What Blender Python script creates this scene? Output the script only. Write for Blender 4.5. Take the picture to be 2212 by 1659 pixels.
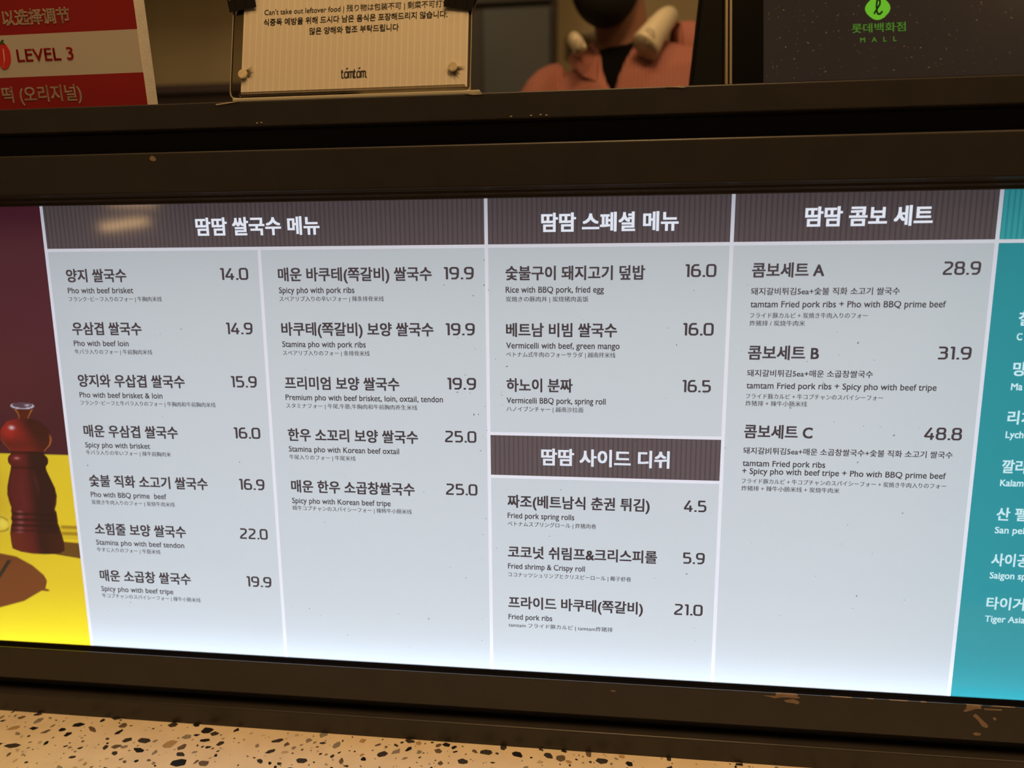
import bpy, bmesh, math, random
import numpy as np
from mathutils import Vector, Matrix

# ------------------------------------------------------------------ camera, world, lights, exposure
scene = bpy.context.scene
for _o in list(scene.objects):
    bpy.data.objects.remove(_o, do_unlink=True)
COL = scene.collection
# world: x to the right along the counter, y away from the customer, z up; origin = middle of the lit menu
cam_d = bpy.data.cameras.new('camera')
cam = bpy.data.objects.new('camera', cam_d)
COL.objects.link(cam)
cam_d.sensor_width = 36.0
cam_d.lens = 25.135
cam_d.clip_start = 0.02
RW = ((0.9932886853855613, 0.11542676638496957, -0.00736539794804572),
      (0.012485341263336388, -0.17031365411169494, -0.9853108014614779),
      (-0.1149856675353996, 0.9786061111729435, -0.17061176816505644))
cam.matrix_world = Matrix.Translation((0.10029, -0.64657, 0.17303)) @ Matrix((
    (RW[0][0], -RW[1][0], -RW[2][0]),
    (RW[0][1], -RW[1][1], -RW[2][1]),
    (RW[0][2], -RW[1][2], -RW[2][2]))).to_4x4()
cam_d.dof.use_dof = True
cam_d.dof.focus_distance = 0.662
cam_d.dof.aperture_fstop = 3.2
scene.camera = cam

vs = scene.view_settings
vs.view_transform = 'Standard'
vs.look = 'None'
vs.gamma = 1.0
vs.use_curve_mapping = False
vs.exposure = 0.0

world = bpy.data.worlds.new('room_ambience')
scene.world = world
world.use_nodes = True
_bg = world.node_tree.nodes['Background']
_bg.inputs['Color'].default_value = (1.0, 0.72, 0.42, 1)
_bg.inputs['Strength'].default_value = 0.03

WARM = (1.0, 0.60, 0.25)
scene.cycles.max_bounces = 5
scene.cycles.diffuse_bounces = 2
scene.cycles.glossy_bounces = 2


def area(name, loc, target, sx, sy, power, col):
    d = bpy.data.lights.new(name, 'AREA')
    d.shape = 'RECTANGLE'
    d.size, d.size_y = sx, sy
    d.energy = power
    d.color = col
    o = bpy.data.objects.new(name, d)
    COL.objects.link(o)
    o.location = loc
    o.rotation_euler = (Vector(target) - Vector(loc)).to_track_quat('-Z', 'Y').to_euler()
    return o


# ceiling lamps on the customers' side, warm; the one over the ledge is an added fill
area('ceiling_lamp_front', (0.30, -0.58, 1.75), (0.2, -0.1, 0.0), 0.35, 0.2, 11.5, WARM)
area('ledge_fill', (-0.05, -0.27, 1.85), (-0.05, -0.20, 0.0), 0.9, 0.12, 9.0, WARM)  # unseen overhead fill added to brighten the terrazzo
area('ceiling_lamp_front_left', (-1.0, -0.95, 1.8), (-0.5, -0.1, 0.0), 0.5, 0.4, 4.6, WARM)
area('ceiling_lamp_front_right', (1.5, -0.9, 1.8), (0.8, -0.1, 0.0), 0.5, 0.4, 9.5, WARM)
# far lamp across the aisle that mirrors in the film of the board
area('aisle_lamp', (-1.76, -2.06, 0.325), (-0.34, 0.0, 0.21), 0.17, 0.026, 0.30, WARM).rotation_euler.rotate_axis('Z', math.radians(10))
area('aisle_lamp_upper', (-1.72, -2.06, 0.405), (-0.34, 0.0, 0.21), 0.17, 0.014, 0.16, WARM)
# lamps over the work area behind the counter
area('kitchen_lamp', (-0.7, 1.2, 1.85), (-0.9, 2.3, 0.8), 0.5, 0.3, 4.8, (1.0, 0.72, 0.40))
area('kitchen_lamp_staff', (0.6, 0.45, 1.8), (0.2, 0.9, 0.6), 0.4, 0.3, 2.6, (1.0, 0.68, 0.38))
# tubes inside the menu light box: a diffuse sheet of light and a row along the bottom
area('lightbox_sheet', (0.0, 0.066, 0.0), (0.0, 0.0, 0.0), 1.30, 0.49, 1.12, (0.86, 0.93, 1.0))
_l = area('lightbox_bottom_row', (0.0, 0.024, -0.248), (0.0, 0.0, -0.20), 1.30, 0.012, 0.42, (0.76, 0.86, 1.0))

# ------------------------------------------------------------------ helpers
ORG = {}


def lin(r, g, b):
    def f(c):
        c /= 255.0
        return c / 12.92 if c <= 0.04045 else ((c + 0.055) / 1.055) ** 2.4
    return (f(r), f(g), f(b))


def tag(o, label, cat, group=None):
    o['label'] = label
    o['category'] = cat
    if group:
        o['group'] = group
    return o


def thing(name, label, cat, loc=(0, 0, 0), rot=(0, 0, 0), group=None):
    o = bpy.data.objects.new(name, None)
    o.empty_display_size = 0.02
    COL.objects.link(o)
    o.location = loc
    o.rotation_euler = rot
    ORG[o] = Vector((0, 0, 0))
    return tag(o, label, cat, group)


def mk(name, vf, mat, parent=None, smooth=False, label=None):
    """one mesh object; vertices are given in the coordinates of the thing's root"""
    verts, faces = vf
    va = np.array(verts, dtype=float)
    c = (va.min(0) + va.max(0)) / 2
    va = va - c
    me = bpy.data.meshes.new(name)
    me.from_pydata(va.tolist(), [], [list(f) for f in faces])
    me.update()
    if smooth:
        me.polygons.foreach_set('use_smooth', [True] * len(me.polygons))
    if mat:
        me.materials.append(mat)
    o = bpy.data.objects.new(name, me)
    COL.objects.link(o)
    c = Vector(c)
    ORG[o] = c
    if parent is not None:
        o.parent = parent
        o.location = c - ORG[parent]
    else:
        o.location = c
    if label:
        o['label'] = label
    return o


def struct(name, vf, mat):
    o = mk(name, vf, mat)
    o['kind'] = 'structure'
    return o


def join(*parts):
    V, F = [], []
    for v, f in parts:
        n = len(V)
        V += [tuple(p) for p in v]
        F += [tuple(i + n for i in q) for q in f]
    return V, F


def xf(vf, M):
    return [tuple(M @ Vector(p)) for p in vf[0]], vf[1]


def box(x0, x1, y0, y1, z0, z1):
    v = [(x, y, z) for x in (x0, x1) for y in (y0, y1) for z in (z0, z1)]
    return v, [(0, 1, 3, 2), (4, 6, 7, 5), (0, 4, 5, 1), (2, 3, 7, 6), (0, 2, 6, 4), (1, 5, 7, 3)]


def bbox(x0, x1, y0, y1, z0, z1, r=0.002, seg=2):
    bm = bmesh.new()
    v, f = box(x0, x1, y0, y1, z0, z1)
    bv = [bm.verts.new(p) for p in v]
    for q in f:
        bm.faces.new([bv[i] for i in q])
    bmesh.ops.recalc_face_normals(bm, faces=bm.faces)
    bmesh.ops.bevel(bm, geom=list(bm.edges), offset=r, segments=seg, affect='EDGES', profile=0.5)
    bm.verts.index_update()
    out = ([tuple(p.co) for p in bm.verts], [tuple(p.index for p in q.verts) for q in bm.faces])
    bm.free()
    return out


def round_poly(pts, r, seg=3):
    """round the corners of a closed polygon; r one value or one per corner"""
    n = len(pts)
    out = []
    for i in range(n):
        p0, p, p1 = np.array(pts[i - 1], float), np.array(pts[i], float), np.array(pts[(i + 1) % n], float)
        rr = r[i] if isinstance(r, (list, tuple)) else r
        if rr <= 0:
            out.append(tuple(p))
            continue
        a, b = p0 - p, p1 - p
        la, lb = np.linalg.norm(a), np.linalg.norm(b)
        rr = min(rr, la * .48, lb * .48)
        a, b = p + a / la * rr, p + b / lb * rr
        for k in range(seg + 1):
            t = k / seg
            out.append(tuple((1 - t) ** 2 * a + 2 * t * (1 - t) * p + t * t * b))
    return out


def extrude_x(prof, x0, x1):
    """closed (y, z) outline swept along x"""
    n = len(prof)
    v = [(x0, y, z) for y, z in prof] + [(x1, y, z) for y, z in prof]
    f = [(i, (i + 1) % n, n + (i + 1) % n, n + i) for i in range(n)]
    f += [tuple(range(n))[::-1], tuple(range(n, 2 * n))]
    return v, f


def extrude_y(poly, y0, y1):
    """closed (x, z) outline given thickness along y"""
    n = len(poly)
    v = [(x, y0, z) for x, z in poly] + [(x, y1, z) for x, z in poly]
    f = [(i, (i + 1) % n, n + (i + 1) % n, n + i) for i in range(n)]
    f += [tuple(range(n))[::-1], tuple(range(n, 2 * n))]
    return v, f


def sheet(x0, x1, z0, z1, y=0.0):
    return [(x0, y, z0), (x1, y, z0), (x1, y, z1), (x0, y, z1)], [(0, 1, 2, 3)]


def disc(x, z, r, y0, y1, n=20):
    return extrude_y([(x + r * math.cos(2 * math.pi * k / n), z + r * math.sin(2 * math.pi * k / n)) for k in range(n)], y0, y1)


def tube(path, radii, n=12, flat=1.0):
    """round tube along a path, capped; flat squeezes it along its second axis"""
    P = [Vector(p) for p in path]
    V, F = [], []
    up = Vector((0, 0, 1))
    for i, p in enumerate(P):
        t = (P[min(i + 1, len(P) - 1)] - P[max(i - 1, 0)]).normalized()
        a = t.cross(up)
        if a.length < 1e-3:
            a = t.cross(Vector((0, 1, 0)))
        a.normalize()
        b = a.cross(t)
        r = radii[i] if isinstance(radii, (list, tuple)) else radii
        for k in range(n):
            w = 2 * math.pi * k / n
            V.append(tuple(p + a * (r * flat * math.cos(w)) + b * (r * math.sin(w))))
    for i in range(len(P) - 1):
        for k in range(n):
            F.append((i * n + k, i * n + (k + 1) % n, (i + 1) * n + (k + 1) % n, (i + 1) * n + k))
    F.append(tuple(range(n))[::-1])
    F.append(tuple(range((len(P) - 1) * n, len(P) * n)))
    return V, F


def smooth_path(pts, sub=6):
    P = [Vector(p) for p in pts]
    out = []
    for i in range(len(P) - 1):
        p0, p1, p2, p3 = P[max(i - 1, 0)], P[i], P[i + 1], P[min(i + 2, len(P) - 1)]
        for k in range(sub):
            t = k / sub
            out.append(.5 * ((2 * p1) + (p2 - p0) * t + (2 * p0 - 5 * p1 + 4 * p2 - p3) * t * t + (3 * p1 - p0 - 3 * p2 + p3) * t ** 3))
    out.append(P[-1])
    return [tuple(p) for p in out]


def loft(rings, n=32, cap=True):
    """rings: (cx, cy, cz, rx, ry[, power])"""
    V, F = [], []
    for r in rings:
        cx, cy, cz, rx, ry = r[:5]
        pw = r[5] if len(r) > 5 else 1.0
        for k in range(n):
            w = 2 * math.pi * k / n
            c, s = math.cos(w), math.sin(w)
            V.append((cx + rx * math.copysign(abs(c) ** pw, c), cy + ry * math.copysign(abs(s) ** pw, s), cz))
    m = len(rings)
    for i in range(m - 1):
        for k in range(n):
            F.append((i * n + k, i * n + (k + 1) % n, (i + 1) * n + (k + 1) % n, (i + 1) * n + k))
    if cap:
        F.append(tuple(range(n))[::-1])
        F.append(tuple(range((m - 1) * n, m * n)))
    return V, F


def ellipsoid(c, r, nu=28, nv=18):
    V, F = [(c[0], c[1], c[2] - r[2])], []
    for j in range(1, nv):
        t = -math.pi / 2 + math.pi * j / nv
        for k in range(nu):
            w = 2 * math.pi * k / nu
            V.append((c[0] + r[0] * math.cos(t) * math.cos(w), c[1] + r[1] * math.cos(t) * math.sin(w), c[2] + r[2] * math.sin(t)))
    V.append((c[0], c[1], c[2] + r[2]))
    for k in range(nu):
        F.append((0, 1 + (k + 1) % nu, 1 + k))
        F.append((len(V) - 1, len(V) - 1 - nu + k, len(V) - 1 - nu + (k + 1) % nu))
    for j in range(nv - 2):
        for k in range(nu):
            a = 1 + j * nu
            F.append((a + k, a + (k + 1) % nu, a + nu + (k + 1) % nu, a + nu + k))
    return V, F


# ------------------------------------------------------------------ materials
def new_mat(name):
    m = bpy.data.materials.new(name)
    m.use_nodes = True
    m.node_tree.nodes.clear()
    out = m.node_tree.nodes.new('ShaderNodeOutputMaterial')
    return m, m.node_tree.nodes, m.node_tree.links, out


def pbr(name, col, rough=0.5, metal=0.0, spec=0.5, coat=0.0, noise=0.0, nscale=60.0, bump=0.0, bscale=400.0, trans=0.0, emit=None, estr=0.0):
    m, N, L, out = new_mat(name)
    b = N.new('ShaderNodeBsdfPrincipled')
    b.inputs['Base Color'].default_value = (*col, 1)
    b.inputs['Roughness'].default_value = rough
    b.inputs['Metallic'].default_value = metal
    b.inputs['Specular IOR Level'].default_value = spec
    b.inputs['Coat Weight'].default_value = coat
    b.inputs['Coat Roughness'].default_value = 0.12
    b.inputs['Transmission Weight'].default_value = trans
    if emit:
        b.inputs['Emission Color'].default_value = (*emit, 1)
        b.inputs['Emission Strength'].default_value = estr
    tc = N.new('ShaderNodeTexCoord')
    if noise > 0:
        n = N.new('ShaderNodeTexNoise')
        n.inputs['Scale'].default_value = nscale
        n.inputs['Detail'].default_value = 5
        L.new(tc.outputs['Object'], n.inputs['Vector'])
        r = N.new('ShaderNodeValToRGB')
        r.color_ramp.elements[0].position = 0.3
        r.color_ramp.elements[1].position = 0.7
        r.color_ramp.elements[0].color = (*[c * (1 - noise) for c in col], 1)
        r.color_ramp.elements[1].color = (*[min(1, c * (1 + noise)) for c in col], 1)
        L.new(n.outputs['Fac'], r.inputs['Fac'])
        L.new(r.outputs['Color'], b.inputs['Base Color'])
    if bump > 0:
        n2 = N.new('ShaderNodeTexNoise')
        n2.inputs['Scale'].default_value = bscale
        n2.inputs['Detail'].default_value = 3
        L.new(tc.outputs['Object'], n2.inputs['Vector'])
        bp = N.new('ShaderNodeBump')
        bp.inputs['Strength'].default_value = bump
        bp.inputs['Distance'].default_value = 0.0005
        L.new(n2.outputs['Fac'], bp.inputs['Height'])
        L.new(bp.outputs['Normal'], b.inputs['Normal'])
    L.new(b.outputs['BSDF'], out.inputs['Surface'])
    return m


def film(name, col, stripes=None, stripe_col=None, attr=None, front=0.25):
    """printed backlit film: lets the light of the box through, a thin gloss on the front"""
    m, N, L, out = new_mat(name)
    t = N.new('ShaderNodeBsdfTranslucent')
    d = N.new('ShaderNodeBsdfDiffuse')
    g = N.new('ShaderNodeBsdfGlossy')
    g.inputs['Roughness'].default_value = 0.07
    t.inputs['Color'].default_value = (*col, 1)
    d.inputs['Color'].default_value = (*[c * front for c in col], 1)
    tc = N.new('ShaderNodeTexCoord')
    if stripes:
        w = N.new('ShaderNodeTexWave')
        w.wave_type = 'BANDS'
        w.bands_direction = 'X'
        w.inputs['Scale'].default_value = 2 * math.pi / (20 * stripes)
        L.new(tc.outputs['Object'], w.inputs['Vector'])
        r = N.new('ShaderNodeValToRGB')
        r.color_ramp.elements[0].position = 0.05
        r.color_ramp.elements[0].color = (*stripe_col, 1)
        r.color_ramp.elements[1].position = 0.45
        r.color_ramp.elements[1].color = (*col, 1)
        L.new(w.outputs['Color'], r.inputs['Fac'])
        L.new(r.outputs['Color'], t.inputs['Color'])
    if attr:
        a = N.new('ShaderNodeAttribute')
        a.attribute_name = attr
        L.new(a.outputs['Color'], t.inputs['Color'])
    mx = N.new('ShaderNodeAddShader')
    L.new(t.outputs['BSDF'], mx.inputs[0])
    L.new(d.outputs['BSDF'], mx.inputs[1])
    fr = N.new('ShaderNodeFresnel')
    fr.inputs['IOR'].default_value = 1.45
    m2 = N.new('ShaderNodeMixShader')
    L.new(fr.outputs['Fac'], m2.inputs['Fac'])
    L.new(mx.outputs['Shader'], m2.inputs[1])
    L.new(g.outputs['BSDF'], m2.inputs[2])
    L.new(m2.outputs['Shader'], out.inputs['Surface'])
    return m


def glow(name, col, strength=1.0):
    m, N, L, out = new_mat(name)
    e = N.new('ShaderNodeEmission')
    e.inputs['Color'].default_value = (*col, 1)
    e.inputs['Strength'].default_value = strength
    L.new(e.outputs['Emission'], out.inputs['Surface'])
    return m


def clear_plastic(name, tint=(0.97, 0.95, 0.9), rough=0.03, boost=1.0):
    m, N, L, out = new_mat(name)
    t = N.new('ShaderNodeBsdfTransparent')
    t.inputs['Color'].default_value = (*tint, 1)
    g = N.new('ShaderNodeBsdfGlossy')
    g.inputs['Roughness'].default_value = rough
    fr = N.new('ShaderNodeFresnel')
    fr.inputs['IOR'].default_value = 1.49
    mu = N.new('ShaderNodeMath')
    mu.operation = 'MULTIPLY'
    mu.inputs[1].default_value = boost
    L.new(fr.outputs['Fac'], mu.inputs[0])
    mx = N.new('ShaderNodeMixShader')
    L.new(mu.outputs['Value'], mx.inputs['Fac'])
    L.new(t.outputs['BSDF'], mx.inputs[1])
    L.new(g.outputs['BSDF'], mx.inputs[2])
    L.new(mx.outputs['Shader'], out.inputs['Surface'])
    return m


def striped(name, col, col2, period, rough=0.6, lo=0.82, hi=0.95):
    """matt surface with thin upright stripes"""
    m, N, L, out = new_mat(name)
    b = N.new('ShaderNodeBsdfPrincipled')
    b.inputs['Roughness'].default_value = rough
    tc = N.new('ShaderNodeTexCoord')
    w = N.new('ShaderNodeTexWave')
    w.wave_type = 'BANDS'
    w.bands_direction = 'X'
    w.inputs['Scale'].default_value = 2 * math.pi / (20 * period)
    L.new(tc.outputs['Object'], w.inputs['Vector'])
    r = N.new('ShaderNodeValToRGB')
    r.color_ramp.elements[0].position = lo
    r.color_ramp.elements[0].color = (*col, 1)
    r.color_ramp.elements[1].position = hi
    r.color_ramp.elements[1].color = (*col2, 1)
    L.new(w.outputs['Color'], r.inputs['Fac'])
    L.new(r.outputs['Color'], b.inputs['Base Color'])
    L.new(b.outputs['BSDF'], out.inputs['Surface'])
    return m


# ------------------------------------------------------------------ lettering
TEXT_CURVE = bpy.data.curves.new('lettering', 'FONT')
TEXT_CURVE.size = 1.0
TEXT_CURVE.resolution_u = 3
TEXT_OBJ = bpy.data.objects.new('lettering', TEXT_CURVE)     # never linked to the scene: only a typesetter


TEXT_CURVE.space_line = 3.0
TYPESET = {}


def typeset(strings):
    """set many lines at once (one conversion for all of them) and sort the glyphs by line"""
    strings = sorted(set(strings))
    TEXT_CURVE.body = '\n'.join(strings)
    me = bpy.data.meshes.new_from_object(TEXT_OBJ)
    v = np.zeros(len(me.vertices) * 3)
    me.vertices.foreach_get('co', v)
    v = v.reshape(-1, 3)[:, :2].copy()
    row = np.rint((0.30 - v[:, 1]) / 3.0).astype(int)
    faces = [[] for _ in strings]
    for p in me.polygons:
        q = tuple(p.vertices)
        faces[row[q[0]]].append(q)
    for i, t in enumerate(strings):
        idx = np.nonzero(row == i)[0]
        back = {int(k): n for n, k in enumerate(idx)}
        w = v[idx].copy()
        w[:, 1] += 3.0 * i
        TYPESET[t] = (w, [tuple(back[k] for k in q) for q in faces[i]])
    bpy.data.meshes.remove(me)


def raw_text(s):
    if s not in TYPESET:
        typeset([s])
    v, f = TYPESET[s]
    return v.copy(), f


GLYPH = {   # price figures: strokes in a box 0.62 wide and 1 high
    '0': [[(.31, .93), (.47, .93), (.55, .83), (.56, .5), (.55, .17), (.47, .07), (.15, .07), (.07, .17), (.06, .5), (.07, .83), (.15, .93), (.31, .93)]],
    '1': [[(.06, .90), (.12, .93), (.24, .93), (.24, .0)]],
    '2': [[(.07, .93), (.43, .93), (.53, .85), (.53, .68), (.46, .55), (.16, .28), (.09, .16), (.08, .07), (.57, .07)]],
    '3': [[(.07, .93), (.44, .93), (.53, .85), (.53, .64), (.44, .53), (.18, .53)], [(.44, .53), (.55, .43), (.55, .17), (.45, .07), (.06, .07)]],
    '4': [[(.40, .98), (.06, .32), (.06, .26), (.60, .26)], [(.44, .55), (.44, .0)]],
    '5': [[(.53, .93), (.10, .93), (.10, .56), (.43, .56), (.54, .48), (.55, .2), (.44, .07), (.06, .07)]],
    '6': [[(.50, .93), (.22, .93), (.10, .8), (.07, .5), (.07, .2), (.16, .07), (.45, .07), (.55, .17), (.55, .44), (.45, .55), (.09, .55)]],
    '8': [[(.31, .93), (.46, .93), (.53, .84), (.53, .64), (.44, .53), (.18, .53), (.09, .64), (.09, .84), (.16, .93), (.31, .93)],
          [(.18, .53), (.07, .42), (.07, .17), (.16, .07), (.46, .07), (.55, .17), (.55, .42), (.44, .53)]],
    '9': [[(.12, .07), (.40, .07), (.52, .2), (.55, .5), (.55, .82), (.46, .93), (.17, .93), (.07, .83), (.07, .58), (.17, .46), (.53, .46)]],
    '.': [[(.08, .07), (.081, .07)]],
}
ADV = {'1': .40, '.': .25}


def stroke(paths, w):
    V, F = [], []
    for p in paths:
        for (x0, y0), (x1, y1) in zip(p, p[1:]):
            l = math.hypot(x1 - x0, y1 - y0)
            nx, ny = -(y1 - y0) / l * w / 2, (x1 - x0) / l * w / 2
            n = len(V)
            V += [(x0 + nx, y0 + ny), (x0 - nx, y0 - ny), (x1 - nx, y1 - ny), (x1 + nx, y1 + ny)]
            F.append((n, n + 1, n + 2, n + 3))
        for (x0, y0) in p[1:-1] if len(p) > 2 else []:
            n = len(V)
            V += [(x0 + w / 2 * math.cos(k * math.pi / 4), y0 + w / 2 * math.sin(k * math.pi / 4)) for k in range(8)]
            F.append(tuple(range(n, n + 8)))
    return V, F


def figures(s):
    V, F, x = [], [], 0.0
    for ch in s:
        if ch == '.':
            v, f = [(.03, 0), (.19, 0), (.19, .15), (.03, .15)], [(0, 1, 2, 3)]
        else:
            v, f = stroke(GLYPH[ch], .15)
        n = len(V)
        V += [(a + x, b) for a, b in v]
        F += [tuple(i + n for i in q) for q in f]
        x += ADV.get(ch, .70)
    return np.array(V), F


def line_mesh(s, x0, x1, zc, height, kind, bold=0.0, y=-0.0004):
    """one line of print: ink from x0 to x1, centred at zc; kind: cjk, latin or price"""
    if kind == 'price':
        v, f = figures(s)
        v = v.copy()
        v[:, 1] -= 0.5
        sz = height
    else:
        v, f = raw_text(s)
        if kind == 'latin':
            sz, mid = height / 0.682, 0.341
        else:
            sz, mid = height / 0.905, 0.375
        if kind == 'latin':      # taller small letters
            v[:, 1] = np.interp(v[:, 1], [-.3, 0, .449, .69], [-.3, 0, .500, .69])
        v = v - np.array([0, mid])
    a, b = v[:, 0].min(), v[:, 0].max()
    sx = (x1 - x0 - 2 * bold * sz) / (b - a) if x1 is not None else sz
    q = np.empty((len(v), 2))
    q[:, 0] = x0 + bold * sz + (v[:, 0] - a) * sx
    q[:, 1] = zc + v[:, 1] * sz
    V, F = [], []
    if bold <= 0:
        sh = [(0, 0)]
    elif bold < 0.012:
        sh = [(-1, 0), (1, 0)]
    else:
        sh = [(-1, -.75), (1, -.75), (1, .75), (-1, .75), (0, 0)]
    for dx, dz in sh:
        n = len(V)
        V += [(px + dx * bold * sz, y, pz + dz * bold * sz) for px, pz in q]
        F += [tuple(i + n for i in t) for t in f]
    return V, F


# ------------------------------------------------------------------ setting
FLOOR_Z, CEIL_Z, TOP_Z = -0.74, 1.95, 0.313
m_wall = pbr('wall_plaster', (0.42, 0.34, 0.20), 0.8, noise=0.06, nscale=5)
m_floor = pbr('floor_tile', (0.22, 0.19, 0.16), 0.5, noise=0.1, nscale=8)
m_ceil = pbr('ceiling_paint', (0.35, 0.32, 0.28), 0.9)
struct('floor', box(-3.2, 3.2, -3.0, 2.5, FLOOR_Z - 0.05, FLOOR_Z), m_floor)
struct('wall_back', box(-3.2, 3.2, 2.4, 2.5, FLOOR_Z, CEIL_Z), m_wall)
struct('ceiling', box(-3.2, 3.2, -3.0, 2.5, CEIL_Z, CEIL_Z + 0.05), m_ceil)

# ------------------------------------------------------------------ frame of the light box
m_frame = pbr('brown_frame_paint', (0.036, 0.032, 0.031), 0.38, spec=0.4, noise=0.10, nscale=30, bump=0.05, bscale=900)
m_recess = pbr('dark_recess', (0.055, 0.050, 0.050), 0.6, spec=0.3)
m_lip_shade = pbr('lip_shade_black', (0.006, 0.005, 0.005), 1.0, spec=0.0)  # flat black that carries the shade of the lower bezel lip
m_bare = pbr('bare_primer', (0.30, 0.22, 0.16), 0.6, noise=0.15, nscale=300)
X0, X1 = -0.80, 0.74
FY = -0.015
frame = thing('sign_frame', 'dark brown painted metal frame with black grooves around the lit menu', 'frame', (0, 0, 0))
# upper rail, groove, bezel
mk('upper_rail', extrude_x(round_poly([(FY, 0.2914), (FY, TOP_Z), (0.10, TOP_Z), (0.10, 0.2914)], [0.0008, 0.0014, 0, 0], 4), X0, X1), m_frame, frame)
mk('upper_groove', extrude_x([(0.004, 0.2720), (0.004, 0.2912), (0.10, 0.2912), (0.10, 0.2720)], X0, X1), m_recess, frame, label='black recessed groove')
ub = mk('upper_bezel', extrude_x(round_poly([(FY, 0.2358), (FY, 0.2718), (0.055, 0.2718), (0.055, 0.2440), (0.0010, 0.2440), (0.0010, 0.2272), (-0.0035, 0.2272), (-0.0045, 0.2302), (-0.0085, 0.2308), (-0.0095, 0.2340)],
        [0.0012, 0.0022, 0, 0, 0, 0, 0.0008, 0.0006, 0.0008, 0.0006], 4), X0, X1), m_frame, frame)
# lower bezel, groove, rail
lb = mk('lower_bezel', extrude_x(round_poly([(-0.0128, -0.2300), (-0.0128, -0.2272), (FY, -0.2264), (FY, -0.2620), (0.055, -0.2620), (0.055, -0.2580), (0.0010, -0.2580), (0.0010, -0.2300)],
        [0, 0.0006, 0.0010, 0.0012, 0, 0, 0, 0], 4), X0, X1), m_frame, frame)
mk('lower_lip_shade', extrude_x([(0.0008, -0.2298), (0.0008, -0.2286), (-0.0040, -0.2288), (-0.0046, -0.2294), (-0.0084, -0.2294), (-0.0090, -0.2286), (-0.0126, -0.2284), (-0.0126, -0.2298)], X0, X1), m_lip_shade, frame, label='thin bezel lip along the lower edge of the panel, its shade put in as near-black')  # strip over the bezel lip, its darkness put into the colour
mk('lower_groove', extrude_x([(-0.0015, -0.2780), (-0.0015, -0.2618), (0.055, -0.2618), (0.055, -0.2780)], X0, X1), m_recess, frame, label='black recessed groove')
lr = mk('lower_rail', extrude_x(round_poly([(FY - 0.004, -0.2985), (FY - 0.004, -0.2772), (-0.0015, -0.2760), (0.055, -0.2760), (0.055, -0.2985)], [0, 0.0020, 0, 0, 0], 4), X0, X1), m_frame, frame)

for xa, xb in ((X0, -0.7005), (0.7005, X1)):
    mk('side_post', bbox(xa, xb, FY + 0.0005, 0.054, -0.2444, 0.2440, 0.0015), m_frame, frame)


def flake(name, pts, parent, y=FY - 0.00018):
    poly = round_poly([(x / 1000, z / 1000) for x, z in pts], 0.0012, 2)
    return mk(name, extrude_y(poly, y, y + 0.0003), m_bare, parent, label='spot of chipped paint showing tan primer')


def lip_flake(xa, xb, parent, deep=False):
    prof = [(-0.01520, -0.2300), (-0.01522, -0.2280), (-0.0151, -0.2268), (-0.0146, -0.22625), (-0.0138, -0.22665), (-0.0127, -0.2272)]
    if not deep:
        prof = prof[2:]
    rnd = random.Random(int(xa * 1e5))
    V, F = [], []
    for k, (y, z) in enumerate(prof):
        e = (xb - xa) * 0.25
        V += [(xa + rnd.uniform(0, e), y, z), (xb - rnd.uniform(0, e), y, z)]
    for k in range(len(prof) - 1):
        F.append((2 * k, 2 * k + 1, 2 * k + 3, 2 * k + 2))
    return mk('paint_chip', (V, F), m_bare, parent, label='worn edge showing tan primer')


flake('paint_chip', [(-303.8, 266.4), (-300.9, 269.3), (-297.6, 266.8), (-296.9, 264.6), (-299.7, 263.6), (-302.6, 264.5)], ub)
flake('paint_chip', [(260.2, -229.6), (271, -229.2), (284.6, -229.4), (293.9, -229.0), (292, -230.6), (284, -230.2), (277, -230.3), (270.8, -231.8), (268, -230.8)], lb)
flake('paint_chip', [(278.8, -233.3), (287.3, -231.3), (293.3, -233.7), (292.5, -236.6), (287.6, -235.5), (281.4, -235.1)], lb)
flake('paint_chip', [(440.0, -229.4), (448.2, -229.4), (443.8, -231.3), (437.1, -234.1), (436.1, -232.4)], lb)
flake('paint_chip', [(453, -229.2), (468.7, -229.1), (468.2, -230.5), (453.8, -230.6)], lb)
flake('paint_chip', [(444.3, -237.0), (447.0, -234.8), (451.5, -239.2), (458.4, -245.5), (458.2, -248.6), (453.4, -247.3), (450.0, -242.1)], lb)
flake('paint_chip', [(446.0, -254.7), (448.8, -253.4), (453.5, -254.4), (452.6, -256.4), (447.9, -256.6)], lb)
flake('paint_chip', [(461.2, -238.5), (462.8, -237.0), (465.3, -238.9), (463.7, -240.8)], lb)
flake('paint_chip', [(118, -234.2), (121, -233.6), (124.5, -234.2), (122, -235.4)], lb)
for xa, xb in ((0.270, 0.294), (0.318, 0.345), (0.352, 0.360), (0.370, 0.392), (0.398, 0.405), (0.434, 0.453), (0.457, 0.482)):
    lip_flake(xa, xb, lb, xa in (0.270, 0.434))

m_peel = pbr('peeling_film', (0.62, 0.54, 0.42), 0.5)
ur = [o for o in frame.children if o.name.startswith('upper_rail')][0]
for pts in ([(-236.4, 311.0), (-223.4, 312.4), (-214.0, 312.5), (-235.2, 310.2)], [(-12.0, 312.6), (-3.3, 312.8), (3.5, 311.6), (-6.0, 311.6)], [(155, 312.2), (166, 312.8), (172, 311.2), (164, 311.9)]):
    mk('peeling_edge', extrude_y([(x / 1000, z / 1000) for x, z in pts], FY - 0.0004, FY + 0.0001), m_peel, ur, label='torn pale film on the rail edge')
for x, z in ((44, 293.2), (52, 293.6), (27, 293.0), (57, 293.2), (-199, 294.0), (-195, 294.2)):
    mk('peeling_edge', extrude_y(round_poly([(x / 1000 - .0012, z / 1000), (x / 1000, z / 1000 + .0008), (x / 1000 + .0013, z / 1000 + .0001), (x / 1000, z / 1000 - .0003)], .0003, 1), FY - 0.0003, FY + 0.0001), m_peel, ur)

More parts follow.
